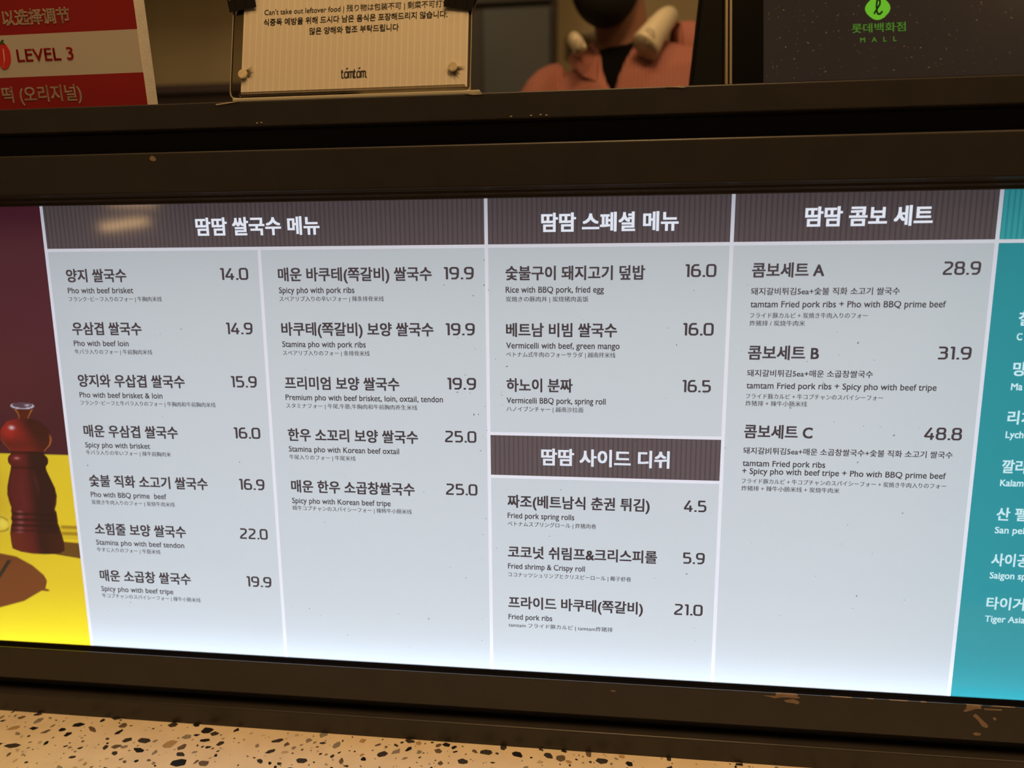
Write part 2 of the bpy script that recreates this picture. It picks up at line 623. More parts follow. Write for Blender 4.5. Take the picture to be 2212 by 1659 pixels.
# ------------------------------------------------------------------ the lit menu board
INK = lin(74, 63, 65)
HINK = lin(222, 227, 238)
m_pane = film('white_film', (0.69, 0.735, 0.765))
m_line = film('white_line_film', (0.93, 0.92, 1.0))
m_head = film('brown_band_film', (0.150, 0.112, 0.112), 0.0044, (0.108, 0.077, 0.083))
m_teal = film('teal_film', (0.044, 0.36, 0.405))
m_tealh = film('teal_band_film', (0.065, 0.46, 0.48), 0.0044, (0.036, 0.34, 0.38))
m_photo = film('photo_print', (0.3, 0.3, 0.3), attr='print')
m_ink = glow('dark_brown_ink', INK)
m_hink = glow('white_lettering', HINK)
m_tink = glow('pale_lettering', lin(200, 232, 238))
m_box = pbr('lightbox_white', (0.8, 0.82, 0.85), 0.7)

board = thing('menu_light_box', 'long backlit menu board with white columns, brown headings and lettering in three languages', 'menu board', (0, 0, 0))
mk('box_back', join(box(-0.70, 0.70, 0.068, 0.072, -0.2575, 0.2440), box(-0.70, -0.697, 0.0012, 0.068, -0.2575, 0.2440), box(0.697, 0.70, 0.0012, 0.068, -0.2575, 0.2440),
                    box(-0.697, 0.697, 0.0556, 0.068, -0.2575, -0.2565), box(-0.697, 0.697, 0.0556, 0.068, 0.2430, 0.2440)), m_box, board)
ZT, ZB = 0.2435, -0.2440
LW = 0.0016
VX = [-0.4284, -0.2123, 0.0020, 0.2162, 0.4300]
HZ0, HZ1 = 0.1871, 0.1841         # white line under the headings
SZ0, SZ1 = 0.0114, -0.02725       # side dish band


def pane(name, xa, xb, za, zb, mat, label=None):
    return mk(name, sheet(xa, xb, za, zb), mat, board, label=label)


P = {}
P['h1'] = pane('heading_band', VX[0] + LW, VX[2] - LW, HZ0, ZT, m_head, 'brown pinstriped heading band over the noodle columns')
P['h2'] = pane('heading_band', VX[2] + LW, VX[3] - LW, HZ0, ZT, m_head, 'brown pinstriped heading band over the special dishes')
P['h3'] = pane('heading_band', VX[3] + LW, VX[4] - LW, HZ0, ZT, m_head, 'brown pinstriped heading band over the combo sets')
P['h4'] = pane('heading_band', VX[4] + LW, 0.6955, HZ0, ZT, m_tealh, 'teal striped heading band over the drinks')
P['h5'] = pane('heading_band', VX[2] + LW, VX[3] - LW, SZ1, SZ0, m_head, 'brown pinstriped heading band over the side dishes')
P['c1'] = pane('menu_pane', VX[0] + LW, VX[1] - LW, ZB, HZ1, m_pane)
P['c2'] = pane('menu_pane', VX[1] + LW, VX[2] - LW, ZB, HZ1, m_pane)
P['c3'] = pane('menu_pane', VX[2] + LW, VX[3] - LW, SZ0 + 0.003, HZ1, m_pane)
P['c5'] = pane('menu_pane', VX[2] + LW, VX[3] - LW, ZB, SZ1 - 0.003, m_pane)
P['c4'] = pane('menu_pane', VX[3] + LW, VX[4] - LW, ZB, HZ1, m_pane)
P['c6'] = pane('menu_pane', VX[4] + LW, 0.6955, ZB, HZ1, m_teal, 'teal pane listing drinks')
for i, x in enumerate(VX):
    pane('divider_line', x - LW, x + LW, ZB, HZ1 if i == 1 else ZT, m_line)
for xa, xb in ((VX[0] + LW, VX[2] - LW), (VX[2] + LW, VX[3] - LW), (VX[3] + LW, VX[4] - LW), (VX[4] + LW, 0.6955)):
    pane('divider_line', xa, xb, HZ1, HZ0, m_line)
pane('divider_line', VX[2] + LW, VX[3] - LW, SZ0, SZ0 + 0.003, m_line)
pane('divider_line', VX[2] + LW, VX[3] - LW, SZ1 - 0.003, SZ1, m_line)

# printed photograph of a pepper mill at the left end (flat print)
PROF = [(28.0, -484.4, -462.8), (23.9, -481.3, -466.0), (18.9, -480.2, -469.4), (17.4, -485.8, -460.6), (15.2, -494.2, -455.5), (8.3, -501.6, -448.3), (3.2, -503.6, -446.8), (-3.6, -503.8, -446.3), (-8.7, -501.2, -448.3), (-13.7, -496.5, -453.9), (-16.3, -495.0, -456.0), (-18.8, -494.5, -456.3), (-21.5, -497.6, -453.6), (-24.1, -498.9, -452.5), (-28.4, -498.9, -453.4), (-31.8, -496.3, -456.2), (-36.1, -497.4, -455.8), (-44.9, -500.5, -452.4), (-53.7, -503.4, -449.0), (-62.5, -504.8, -447.9), (-71.2, -503.6, -449.4), (-77.3, -502.1, -452.0), (-80.0, -503.0, -450.5), (-84.4, -502.7, -450.1), (-88.9, -504.2, -450.1), (-92.4, -503.4, -450.2), (-97.0, -505.3, -448.9), (-101.5, -506.5, -448.0), (-105.1, -507.4, -447.2), (-114.1, -507.7, -445.9), (-122.1, -507.0, -446.5), (-126.5, -499.0, -453.0)]


def paint_print(X, Z):
    """colours of the printed picture; X, Z in millimetres on the board"""
    def sm(a, b, t):
        t = np.clip((t - a) / (b - a), 0, 1)
        return t * t * (3 - 2 * t)

    def mix(c, col, k):
        return c * (1 - k[..., None]) + np.array(col) * k[..., None]

    c = np.zeros(X.shape + (3,)) + np.array(lin(84, 30, 48))
    c = mix(c, lin(66, 22, 34), sm(120, 20, Z) * 0.7)
    c = mix(c, lin(98, 36, 40), np.exp(-((X + 490) / 60) ** 2 - ((Z - 60) / 45) ** 2) * 0.5)
    # table
    tb = sm(-18.0, -19.6, Z)
    y = np.zeros(X.shape + (3,)) + np.array(lin(236, 200, 42))
    y = mix(y, lin(214, 176, 40), np.exp(-((X + 515) / 22) ** 2 - ((Z + 70) / 40) ** 2) * 0.8)
    y = mix(y, lin(246, 216, 40), sm(-150, -200, Z))
    # striped shade of a glass, and the mill's own shadow
    k = sm(-93, -95, Z) * sm(-110, -107, Z) * sm(-450, -446, X)
    y = mix(y, lin(150, 102, 22), k * (0.55 + 0.35 * np.sin((Z + 91) * 0.9)) * 0.9)
    low = np.interp(X, [-470, -460, -427], [-127.5, -126.5, -130.5])
    k = sm(-111.5, -113.2, Z + 0.05 * (X + 446)) * sm(low - .6, low + .6, Z) * sm(-470, -460, X)
    y = mix(y, lin(96, 54, 26), k * 0.95)
    # round shadow of a plate
    el = np.interp(X, [-600, -560, -530.7, -501, -480.5, -474.5, -472.4, -471.5], [-195, -196, -190.2, -181.2, -169.2, -166.0, -160, -157])
    eu = np.interp(X, [-600, -545, -521.9, -503.5, -486.1, -474.4, -472.2, -471.0], [-135, -126.5, -128.2, -131.0, -140.2, -150.6, -155.0, -158])
    k = sm(el - 1.0, el + 1.2, Z) * sm(eu + 1.2, eu - 1.0, Z) * sm(-470.2, -472.2, X)
    y = mix(y, lin(120, 62, 30), k)
    k = sm(2.2, .6, np.abs(Z + 167.2 + (X + 474) * 0.10)) * sm(-468.5, -473, X) * sm(-488, -480, X)
    y = mix(y, lin(120, 62, 30), k)
    # dark fork
    d = np.abs((Z + 135.0) - (X + 511.6) * 1.30) / 1.64
    y = mix(y, lin(34, 34, 30), sm(2.6, 1.2, d) * sm(-134.0, -136.5, Z) * sm(-175, -165, Z))
    # glass foot
    k = np.exp(-((X + 514) / 7) ** 2 - ((Z + 95) / 6) ** 2)
    y = mix(y, lin(250, 226, 90), k * 0.8)
    k = sm(1.3, .4, np.abs(np.hypot((X + 519) / 1.6, Z + 95.5) - 8.2)) * sm(-506, -509, X)
    y = mix(y, lin(120, 96, 30), k * 0.6)
    c = c * (1 - tb[..., None]) + y * tb[..., None]
    # pepper mill
    pz = np.array([p[0] for p in PROF][::-1])
    L = np.interp(Z, pz, np.array([p[1] for p in PROF][::-1]))
    R = np.interp(Z, pz, np.array([p[2] for p in PROF][::-1]))
    t = (X - L) / np.maximum(R - L, 1)
    base = np.interp(X, [-507, -497, -484, -470, -452.7, -446], [-122.0, -125.3, -126.9, -127.0, -125.3, -121.5])
    m = sm(0, .9, X - L) * sm(0, .9, R - X) * sm(28.2, 27.4, Z) * sm(base - .8, base + .4, Z)
    body = np.zeros(X.shape + (3,)) + np.array(lin(104, 27, 33))
    body = mix(body, lin(50, 18, 22), sm(.36, .62, t))
    body = mix(body, lin(92, 34, 40), np.exp(-((t - .62) / .05) ** 2 - ((Z + 48) / 12) ** 2) * .6)
    body = mix(body, lin(82, 22, 26), sm(.12, 0, t))
    body = mix(body, lin(112, 38, 42), np.exp(-((t - .30) / .06) ** 2 - ((Z + 58) / 20) ** 2) * .5)
    body = mix(body, lin(150, 72, 26), sm(.93, 1.0, t) * sm(-60, -70, Z) * .4)
    bot = sm(-100, -108, Z)
    body = mix(body, lin(120, 44, 28), bot * sm(.5, .1, t) * .8)
    body = mix(body, lin(70, 26, 20), bot * sm(.5, .9, t) * .8)
    ring = (0.5 + 0.5 * np.sin((Z + 79) * 2 * np.pi / 6.2)) * sm(-78, -80, Z) * sm(-104, -101, Z)
    body = mix(body, lin(36, 12, 16), ring * .8)
    body = mix(body, lin(170, 90, 96), ring * 0 + np.exp(-((t - .2) / .06) ** 2) * (1 - ring) * sm(-79, -81, Z) * sm(-106, -103, Z) * .7)
    body = mix(body, lin(44, 14, 16), np.exp(-((Z + 33.5) / 1.4) ** 2) * .7)
    body = mix(body, lin(150, 40, 40), np.exp(-((t - .22) / .12) ** 2 - ((Z + 23.5) / 3) ** 2) * .8)
    body = mix(body, lin(230, 150, 150), np.exp(-((X + 488) / 2.4) ** 2 - ((Z + 23.5) / 1.0) ** 2) * .8)
    body = mix(body, lin(50, 14, 16), np.exp(-((Z + 17.6) / 1.2) ** 2) * .8)
    ball = np.zeros(X.shape + (3,)) + np.array(lin(140, 34, 32))
    ball = mix(ball, lin(190, 44, 38), np.exp(-((X + 493) / 9) ** 2 - ((Z - 6) / 9) ** 2))
    ball = mix(ball, lin(62, 20, 22), sm(-482, -462, X + 0.5 * (Z - 2)) * .95)
    ball = mix(ball, lin(90, 28, 24), np.exp(-((Z + 9) / 6) ** 2) * .5)
    ball = mix(ball, lin(206, 110, 48), sm(.945, .985, t) * sm(4, -2, Z))
    ball = mix(ball, lin(200, 110, 48), sm(.045, .01, t) * sm(0, -8, Z) * .45)
    ball = mix(ball, lin(255, 220, 215), np.exp(-((X + 489.5) / 2.6) ** 2 - ((Z - 8.6) / 1.7) ** 2))
    isb = sm(-16.2, -15.2, Z) * sm(18.9, 17.6, Z)
    body = body * (1 - isb[..., None]) + ball * isb[..., None]
    nk = np.zeros(X.shape + (3,)) + np.array(lin(96, 30, 22))
    nk = mix(nk, lin(216, 130, 50), sm(.16, .02, t) + sm(.84, .98, t))
    isn = sm(17.9, 18.9, Z)
    body = body * (1 - isn[..., None]) + nk * isn[..., None]
    c = c * (1 - m[..., None]) + body * .8 * m[..., None]
    # metal cap
    e = ((X + 474.5) / 13.0) ** 2 + ((Z - 31.5) / 3.5) ** 2
    c = mix(c, lin(196, 186, 196), sm(1.08, .96, e))
    c = mix(c, lin(96, 66, 78), sm(.80, .66, ((X + 474.5) / 13.0) ** 2 + ((Z - 32.3) / 3.4) ** 2))
    c = mix(c, lin(215, 205, 212), np.exp(-((X + 469) / 2.5) ** 2 - ((Z - 32.2) / .9) ** 2) * .9)
    return c


def print_panel():
    xs = np.concatenate([np.arange(-695.5, -555, 3.0), np.arange(-555, VX[0] * 1000 - LW * 1000, 0.85), [VX[0] * 1000 - LW * 1000]])
    zs = np.arange(-244.0, 243.5, 0.9)
    Xg, Zg = np.meshgrid(xs, zs)
    colr = paint_print(Xg, Zg).reshape(-1, 3)
    nx, nz = len(xs), len(zs)
    V = np.stack([Xg.ravel() / 1000, np.zeros(Xg.size), Zg.ravel() / 1000], 1)
    idx = np.arange(nx * nz).reshape(nz, nx)
    F = np.stack([idx[:-1, :-1].ravel(), idx[:-1, 1:].ravel(), idx[1:, 1:].ravel(), idx[1:, :-1].ravel()], 1)
    o = mk('picture_print', (V.tolist(), F.tolist()), m_photo, board, label='printed photograph of a red pepper mill on a yellow table')
    a = o.data.color_attributes.new('print', 'FLOAT_COLOR', 'POINT')
    a.data.foreach_set('color', np.concatenate([colr * 1.12, np.ones((len(colr), 1))], 1).ravel().astype(np.float32))
    return o


print_panel()

MENU = """
h|땀땀 쌀국수 메뉴|-273.0|-152.4|205.9
n|양지 쌀국수|-412.1|-349.6|161.4
p|14.0|-252.4|-224.3|162.2
e|Pho with beef brisket|-411.6|-343.4|147.1
j|フランク･ビーフ入りのフォー｜牛胸肉米线|-411.3|-314.6|138.8
n|우삼겹 쌀국수|-410.5|-337.5|110.1
p|14.9|-250.5|-223.8|110.8
e|Pho with beef loin|-410.9|-352.9|95.6
j|牛バラ入りのフォー｜牛前胸肉米线|-410.8|-329.0|87.3
n|양지와 우삽겹 쌀국수|-410.7|-297.9|58.4
p|15.9|-249.6|-223.3|59.2
e|Pho with beef brisket & loin|-410.2|-322.0|44.0
j|フランク･ビーフと牛バラ入りのフォー｜牛胸肉和牛前胸肉米线|-410.3|-267.5|35.9
n|매운 우삼겹 쌀국수|-410.1|-309.2|7.1
p|16.0|-250.7|-223.3|8.3
e|Spicy pho with brisket|-409.9|-339.9|-7.4
j|牛バラ入りの辛いフォー｜辣牛前胸肉米|-409.6|-318.1|-15.3
n|숯불 직화 소고기 쌀국수|-409.4|-281.7|-44.9
p|16.9|-249.2|-222.7|-44.0
e|Pho with BBQ prime  beef|-409.4|-327.0|-59.5
j|炭焼き牛肉入りのフォー｜炭烧牛肉米线|-409.1|-318.4|-67.7
n|소힘줄 보양 쌀국수|-408.6|-308.6|-96.5
p|22.0|-252.4|-222.9|-95.6
e|Stamina pho with beef tendon|-409.1|-312.3|-111.1
j|牛すじ入りのフォー｜牛筋米线|-408.8|-338.5|-119.1
n|매운 소곱창 쌀국수|-409.0|-308.2|-147.5
p|19.9|-249.0|-222.5|-146.7
e|Spicy pho with beef tripe|-408.7|-328.5|-162.3
j|牛コプチャンのスパイシーフォー｜辣牛小肠米线|-408.5|-299.0|-170.0
n|매운 바쿠테(쪽갈비) 쌀국수|-196.1|-49.4|161.4
p|19.9|-37.5|-9.7|161.8
e|Spicy pho with pork ribs|-195.8|-122.6|146.8
j|スペアリブ入りの辛いフォー｜辣条排骨米线|-195.4|-94.4|138.8
n|바쿠테(쪽갈비) 보양 쌀국수|-195.8|-48.8|110.5
p|19.9|-37.0|-9.6|110.8
e|Stamina pho with pork ribs|-195.4|-113.6|96.0
j|スペアリブ入りのフォー｜条排骨米线|-195.1|-109.8|87.7
n|프리미엄 보양 쌀국수|-194.7|-81.9|58.7
p|19.9|-36.7|-9.2|60.0
e|Premium pho with beef brisket, loin, oxtail, tendon|-195.1|-40.9|44.7
j|スタミナフォー｜牛尾,牛筋,牛胸肉和牛前胸肉养生米线|-194.8|-65.4|36.5
n|한우 소꼬리 보양 쌀국수|-195.5|-66.3|7.7
p|25.0|-40.1|-9.7|9.2
e|Stamina pho with Korean beef oxtail|-194.7|-84.3|-6.6
j|牛尾入りのフォー｜牛尾米线|-194.7|-127.9|-14.7
n|매운 한우 소곱창쌀국수|-194.7|-70.3|-44.2
p|25.0|-40.3|-9.5|-42.7
e|Spicy pho with Korean beef tripe|-194.8|-94.8|-59.1
j|韓牛コプチャンのスパイシーフォー｜辣韩牛小肠米线|-194.7|-73.9|-66.7
h|땀땀 스페셜 메뉴|51.4|170.7|205.6
n|숯불구이 돼지고기 덮밥|18.9|142.8|161.5
p|16.0|177.5|204.3|162.9
e|Rice with BBQ pork, fried egg|19.0|107.1|146.7
j|炭焼きの豚肉丼｜炭烧猪肉盖饭|18.9|93.4|138.3
n|베트남 비빔 쌀국수|19.0|119.3|110.4
p|16.0|177.2|204.0|111.6
e|Vermicelli with beef, green mango|19.3|122.2|96.1
j|ベトナム式牛肉のフォーサラダ｜越南拌米线|19.6|118.9|87.9
n|하노이 분짜|19.1|80.1|59.4
p|16.5|178.4|203.6|60.5
e|Vermicelli BBQ pork, spring roll|19.2|110.4|45.0
j|ハノイブンチャー｜越南沙拉面|19.3|90.3|36.9
s|땀땀 사이드 디쉬|51.3|169.3|-8.5
n|짜조(베트남식 춘권 튀김)|19.1|152.4|-52.7
p|4.5|183.6|204.0|-52.0
e|Fried pork spring rolls|19.4|82.8|-67.0
j|ベトナムスプリングロール｜炸猪肉卷|19.8|104.0|-75.2
n|코코넛 쉬림프&크리스피롤|19.6|161.0|-103.6
p|5.9|184.5|204.3|-103.0
e|Fried shrimp & Crispy roll|19.3|93.2|-118.2
j|ココナッツシュリンプとクリスピーロール｜椰子虾卷|19.4|137.2|-126.8
n|프라이드 바쿠테(쪽갈비)|19.4|148.9|-155.7
p|21.0|177.8|204.4|-154.9
e|Fried pork ribs|19.0|61.9|-170.8
j|tamtam フライド豚カルビ｜tamtam炸猪排|19.2|120.5|-179.4
h|땀땀 콤보 세트|275.7|378.1|207.4
n|콤보세트 A|234.6|294.7|163.0
p|28.9|389.7|419.5|163.7
k|돼지갈비튀김5ea+숯불 직화 소고기 쌀국수|234.3|357.0|144.8
e|tamtam Fried pork ribs + Pho with BBQ prime beef|234.6|395.1|133.6
j|フライド豚カルビ + 炭焼き牛肉入りのフォー|234.8|333.0|123.9
j|炸猪排 / 炭烧牛肉米|234.5|281.3|117.1
n|콤보세트 B|234.3|294.5|91.2
p|31.9|392.4|419.0|92.0
k|돼지갈비튀김5ea+매운 소곱창쌀국수|234.1|340.3|72.9
e|tamtam Fried pork ribs + Spicy pho with beef tripe|234.5|393.9|61.7
j|フライド豚カルビ + 牛コプチャンのスパイシーフォー|234.4|350.6|52.1
j|炸猪排 + 辣牛小肠米线|234.4|287.2|45.6
n|콤보세트 C|234.2|293.4|19.9
p|48.8|387.1|418.1|21.0
k|돼지갈비튀김5ea+매운 소곱창쌀국수+숯불 직화 소고기 쌀국수|233.9|411.8|2.1
e|tamtam Fried pork ribs|234.4|306.2|-9.7
e|+ Spicy pho with beef tripe + Pho with BBQ prime beef|234.2|408.3|-17.1
j|フライド豚カルビ + 牛コプチャンのスパイシーフォー + 炭焼き牛肉入りのフォー|234.3|409.4|-26.4
j|炸猪排 + 辣牛小肠米线 + 炭烧牛肉米|234.3|319.9|-33.3
t|칠|455.1|466.0|121.6
u|C|454.2|458.6|106.2
t|망|454.5|465.1|78.8
u|Ma|453.9|463.1|63.4
t|리치|454.2|475.2|36.6
u|Lych|453.9|468.3|21.4
t|깔라|453.8|474.7|-7.0
u|Kalam|453.4|472.4|-21.9
t|산 펠|453.3|479.0|-50.4
u|San pel|453.2|477.6|-65.3
t|사이공|452.9|484.3|-93.0
u|Saigon sp|452.5|482.9|-107.9
t|타이거|453.1|484.9|-134.4
u|Tiger Asia|452.8|486.5|-149.6
"""
typeset([r.split('|')[1].replace('｜', ' | ') for r in MENU.strip().split('\n') if r[0] != 'p'] + ['可以选择调节', 'LEVEL 3', '떡 (오리지널)', "Can't take out leftover food | 残り物は包装不可 | 剩菜不可打包", '식중독 예방을 위해 드시다 남은 음식은 포장해드리지 않습니다.', '많은 양해와 협조 부탁드립니다', '롯데백화점', 'M   A   L   L'])
STYLE = {   # name, height (m), kind, boldness, ink
    'h': ('heading', 0.0160, 'cjk', 0.030, m_hink), 's': ('heading', 0.0158, 'cjk', 0.030, m_hink),
    'n': ('dish_name', 0.0124, 'cjk', 0.026, m_ink), 'p': ('price', 0.0111, 'price', 0.0, m_ink),
    'e': ('english_line', 0.00530, 'latin', 0.013, m_ink), 'j': ('translation_line', 0.00475, 'cjk', 0.011, m_ink),
    'k': ('set_contents_line', 0.0062, 'cjk', 0.016, m_ink),
    't': ('drink_name', 0.0118, 'cjk', 0.024, m_tink), 'u': ('drink_english_line', 0.0057, 'latin', 0.020, m_tink)}
COLX = {'c1': -0.4100, 'c2': -0.1952, 'c3': 0.0192, 'c5': 0.0192, 'c4': 0.2343, 'c6': 0.4534}
for row in MENU.strip().split('\n'):
    k, s, xa, xb, zc = row.split('|')
    xa, xb, zc = float(xa) / 1000, float(xb) / 1000, float(zc) / 1000
    xm = (xa + xb) / 2
    if k == 'h':
        par = P['h1'] if xm < 0 else P['h2'] if xm < 0.2162 else P['h3']
    elif k == 's':
        par = P['h5']
    else:
        key = 'c1' if xm < VX[1] else 'c2' if xm < VX[2] else ('c3' if zc > 0 else 'c5') if xm < VX[3] else 'c4' if xm < VX[4] else 'c6'
        par = P[key]
        if k != 'p':
            xb += COLX[key] - xa
            xa = COLX[key]
    nm, hgt, kind, bold, ink = STYLE[k]
    mk(nm, line_mesh(s.replace('｜', ' | '), xa, xb, zc, hgt, kind, bold), ink, par)

# specks of dirt on the film
rnd = random.Random(5)
V, F = [], []
for k in range(150):
    x, z = rnd.uniform(-0.41, 0.425), rnd.uniform(-0.21, 0.175)
    if k < 60:
        x = rnd.gauss(0.33, 0.06) if k % 2 else rnd.gauss(0.0, 0.012)
        z = rnd.gauss(0.06, 0.07)
    if abs(x) > 0.425:
        continue
    r = rnd.uniform(0.00015, 0.0004)
    a = rnd.uniform(0, 3.14)
    n = len(V)
    ln = r * rnd.choice((1, 1, 1.6, 3))
    for q in range(6):
        w = q * math.pi / 3
        px, pz = ln * math.cos(w), r * math.sin(w)
        V.append((x + px * math.cos(a) - pz * math.sin(a), -0.0006, z + px * math.sin(a) + pz * math.cos(a)))
    F.append(tuple(range(n, n + 6)))
o = mk('dirt_specks', (V, F), pbr('dirt', (0.03, 0.025, 0.02), 0.8), board)
o['kind'] = 'stuff'

# ------------------------------------------------------------------ terrazzo ledge in front of the frame
LZ = -0.2985
m_terr = pbr('terrazzo_binder', (0.86, 0.74, 0.58), 0.30, spec=0.4, noise=0.06, nscale=35)
CH = [pbr('chip_black', (0.020, 0.020, 0.022), 0.25), pbr('chip_charcoal', (0.055, 0.048, 0.045), 0.3, noise=.2, nscale=200), pbr('chip_brown', (0.16, 0.12, 0.09), 0.3, noise=.2, nscale=200),
      pbr('chip_tan', (0.48, 0.33, 0.18), 0.3, noise=.1, nscale=200), pbr('chip_sand', (0.58, 0.47, 0.32), 0.3, noise=.1, nscale=200), pbr('chip_grey', (0.30, 0.27, 0.23), 0.3, noise=.15, nscale=200)]
ledge = thing('terrazzo_ledge', 'cream terrazzo ledge with black and tan stone chips below the menu frame', 'ledge', (0, 0, 0))
mk('slab', bbox(-0.85, 0.85, -0.34, 0.054, LZ - 0.04, LZ, 0.002), m_terr, ledge)
mk('ledge_support', box(-0.85, 0.85, -0.30, 0.054, FLOOR_Z, LZ - 0.04), m_terr, ledge)
rnd = random.Random(11)


def chip_poly(cx, cy, a, b, rot, n):
    ph = rnd.uniform(0, 6.28)
    pts = []
    for k in range(n):
        w = 2 * math.pi * (k + rnd.uniform(-.28, .28)) / n + ph
        r = rnd.uniform(.78, 1.1)
        x, y = a * r * math.cos(w), b * r * math.sin(w)
        pts.append((cx + x * math.cos(rot) - y * math.sin(rot), cy + x * math.sin(rot) + y * math.cos(rot)))
    return round_poly(pts, min(a, b) * .10, 1)


def chip_vf(poly, h):
    n = len(poly)
    v = [(x, y, LZ - 0.0005) for x, y in poly] + [(x, y, LZ + h) for x, y in poly]
    f = [(i, (i + 1) % n, n + (i + 1) % n, n + i) for i in range(n)] + [tuple(range(n, 2 * n))]
    return v, f


chips = [(-0.2892, -0.0275, .0072, .0052, 0), (-0.3155, -0.0517, .0080, .0066, 3), (-0.3434, -0.0490, .0072, .0045, 1), (-0.3402, -0.0630, .0072, .0036, 0),
         (-0.2960, -0.0640, .0060, .0036, 1), (-0.2900, -0.0760, .0090, .0055, 0), (-0.2660, -0.0740, .0058, .0048, 2), (-0.3050, -0.0200, .0045, .0035, 0),
         (-0.2830, -0.0420, .0056, .0026, 0), (-0.4270, -0.0330, .0075, .0038, 0), (-0.4380, -0.0420, .0045, .0032, 0), (-0.4080, -0.0380, .0075, .0024, 2), (-0.3950, -0.0165, .0070, .0050, 1),
         (0.0, -0.030, .0070, .0040, 1), (0.060, -0.028, .0060, .0040, 1), (-0.1000, -0.0430, .0062, .0040, 1), (-0.0200, -0.0450, .0058, .0042, 1), (0.0310, -0.0300, .0065, .0050, 0),
         (0.1120, -0.0300, .0070, .0045, 1), (-0.175, -0.060, .0062, .0042, 1), (-0.21, -0.035, .0064, .0030, 1), (-0.47, -0.07, .0080, .0035, 1), (-0.49, -0.045, .0070, .0040, 3)]
small = {i: [] for i in range(6)}
far = {i: [] for i in range(6)}
cells = {}


def put(x, y, r):
    cells.setdefault((int(x // .012), int(y // .012)), []).append((x, y, r))


def is_free(x, y, r):
    i, j = int(x // .012), int(y // .012)
    return not any((x - p[0]) ** 2 + (y - p[1]) ** 2 < (r + p[2]) ** 2 * 0.8 for a in (-1, 0, 1) for b in (-1, 0, 1) for p in cells.get((i + a, j + b), ()))


for c in chips:
    put(c[0], c[1], max(c[2], c[3]))
n_placed = 0
parts = []
for x, y, a, b, ci in chips:
    parts.append((chip_poly(x, y, a, b, rnd.uniform(-.5, .5), 6), ci))
WT = [0, 0, 0, 1, 1, 2, 2, 2, 3, 4, 4, 5, 5]
for k in range(16000):
    x, y = rnd.uniform(-0.845, 0.845), rnd.uniform(-0.335, -0.020)
    near = -0.60 < x < 0.50 and y > -0.115
    s = rnd.choice((.0009, .0012, .0015, .0020, .0028, .0036, .0046, .0056))
    if not is_free(x, y, s):
        continue
    put(x, y, s * 1.05)
    n_placed += 1
    ci = rnd.choice(WT)
    poly = chip_poly(x, y, s, s * rnd.uniform(.45, .9), rnd.uniform(0, 3.14), rnd.choice((4, 5, 5, 6)))
    if near and s >= .0028 and len(parts) < 298:
        parts.append((poly, ci))
    else:
        (small if near else far)[ci].append(poly)
    if n_placed > 5200:
        break
for poly, ci in parts:
    mk('stone_chip', chip_vf(poly, 0.00012), CH[ci], ledge)
for grp, nm in ((small, 'fine_stone_chips'), (far, 'outer_stone_chips')):
    for ci in range(6):
        if grp[ci]:
            o = mk(nm, join(*[chip_vf(p, 0.00010) for p in grp[ci]]), CH[ci], ledge)
            o['kind'] = 'stuff'

# ------------------------------------------------------------------ spice level sign (foam board), leaning a little forward
m_red = pbr('red_print', lin(160, 28, 30), 0.55, noise=.04, nscale=20)
m_white = pbr('white_print', (0.66, 0.62, 0.57), 0.6)
m_foam = pbr('foam_core_edge', (0.72, 0.70, 0.66), 0.8, noise=.06, nscale=120, bump=.4, bscale=700)
m_redink = pbr('red_lettering', lin(226, 58, 62), 0.7, spec=0.2)
m_cream = pbr('cream_lettering', (0.86, 0.74, 0.62), 0.7, spec=0.2)
spice = thing('spice_level_sign', 'thick foam board sign with red bands, a chili pepper and LEVEL 3', 'sign', (-0.36, -0.008, TOP_Z + 0.0006), (math.radians(5), 0, 0))
mk('foam_board', bbox(-0.155, 0.0552, 0.0002, 0.0165, 0.0, 0.190, 0.0004, 1), m_foam, spice)
FYS = -0.0001
bands = [('red_band', -0.1548, 0.0550, 0.0005, 0.0278, m_red), ('white_band', -0.1548, 0.0550, 0.0278, 0.0632, m_white), ('red_band', -0.1548, 0.0550, 0.0632, 0.0990, m_red), ('white_band', -0.1548, 0.0550, 0.0990, 0.1340, m_white), ('red_band', -0.1548, 0.0550, 0.1340, 0.1895, m_red)]
bo = [mk(n, box(a, b, FYS - 0.0002, FYS + 0.0003, c, d), m, spice) for n, a, b, c, d, m in bands]
LY = FYS - 0.0005
mk('lettering', line_mesh('可以选择调节', -0.0866, -0.0066, 0.0772, 0.0122, 'cjk', 0.022, LY), m_cream, bo[2])
mk('lettering', line_mesh('LEVEL 3', -0.0645, -0.0091, 0.0458, 0.0102, 'latin', 0.012, LY), m_redink, bo[1])
mk('lettering', line_mesh('떡 (오리지널)', -0.0862, -0.0073, 0.0131, 0.0138, 'cjk', 0.014, LY), m_cream, bo[0])
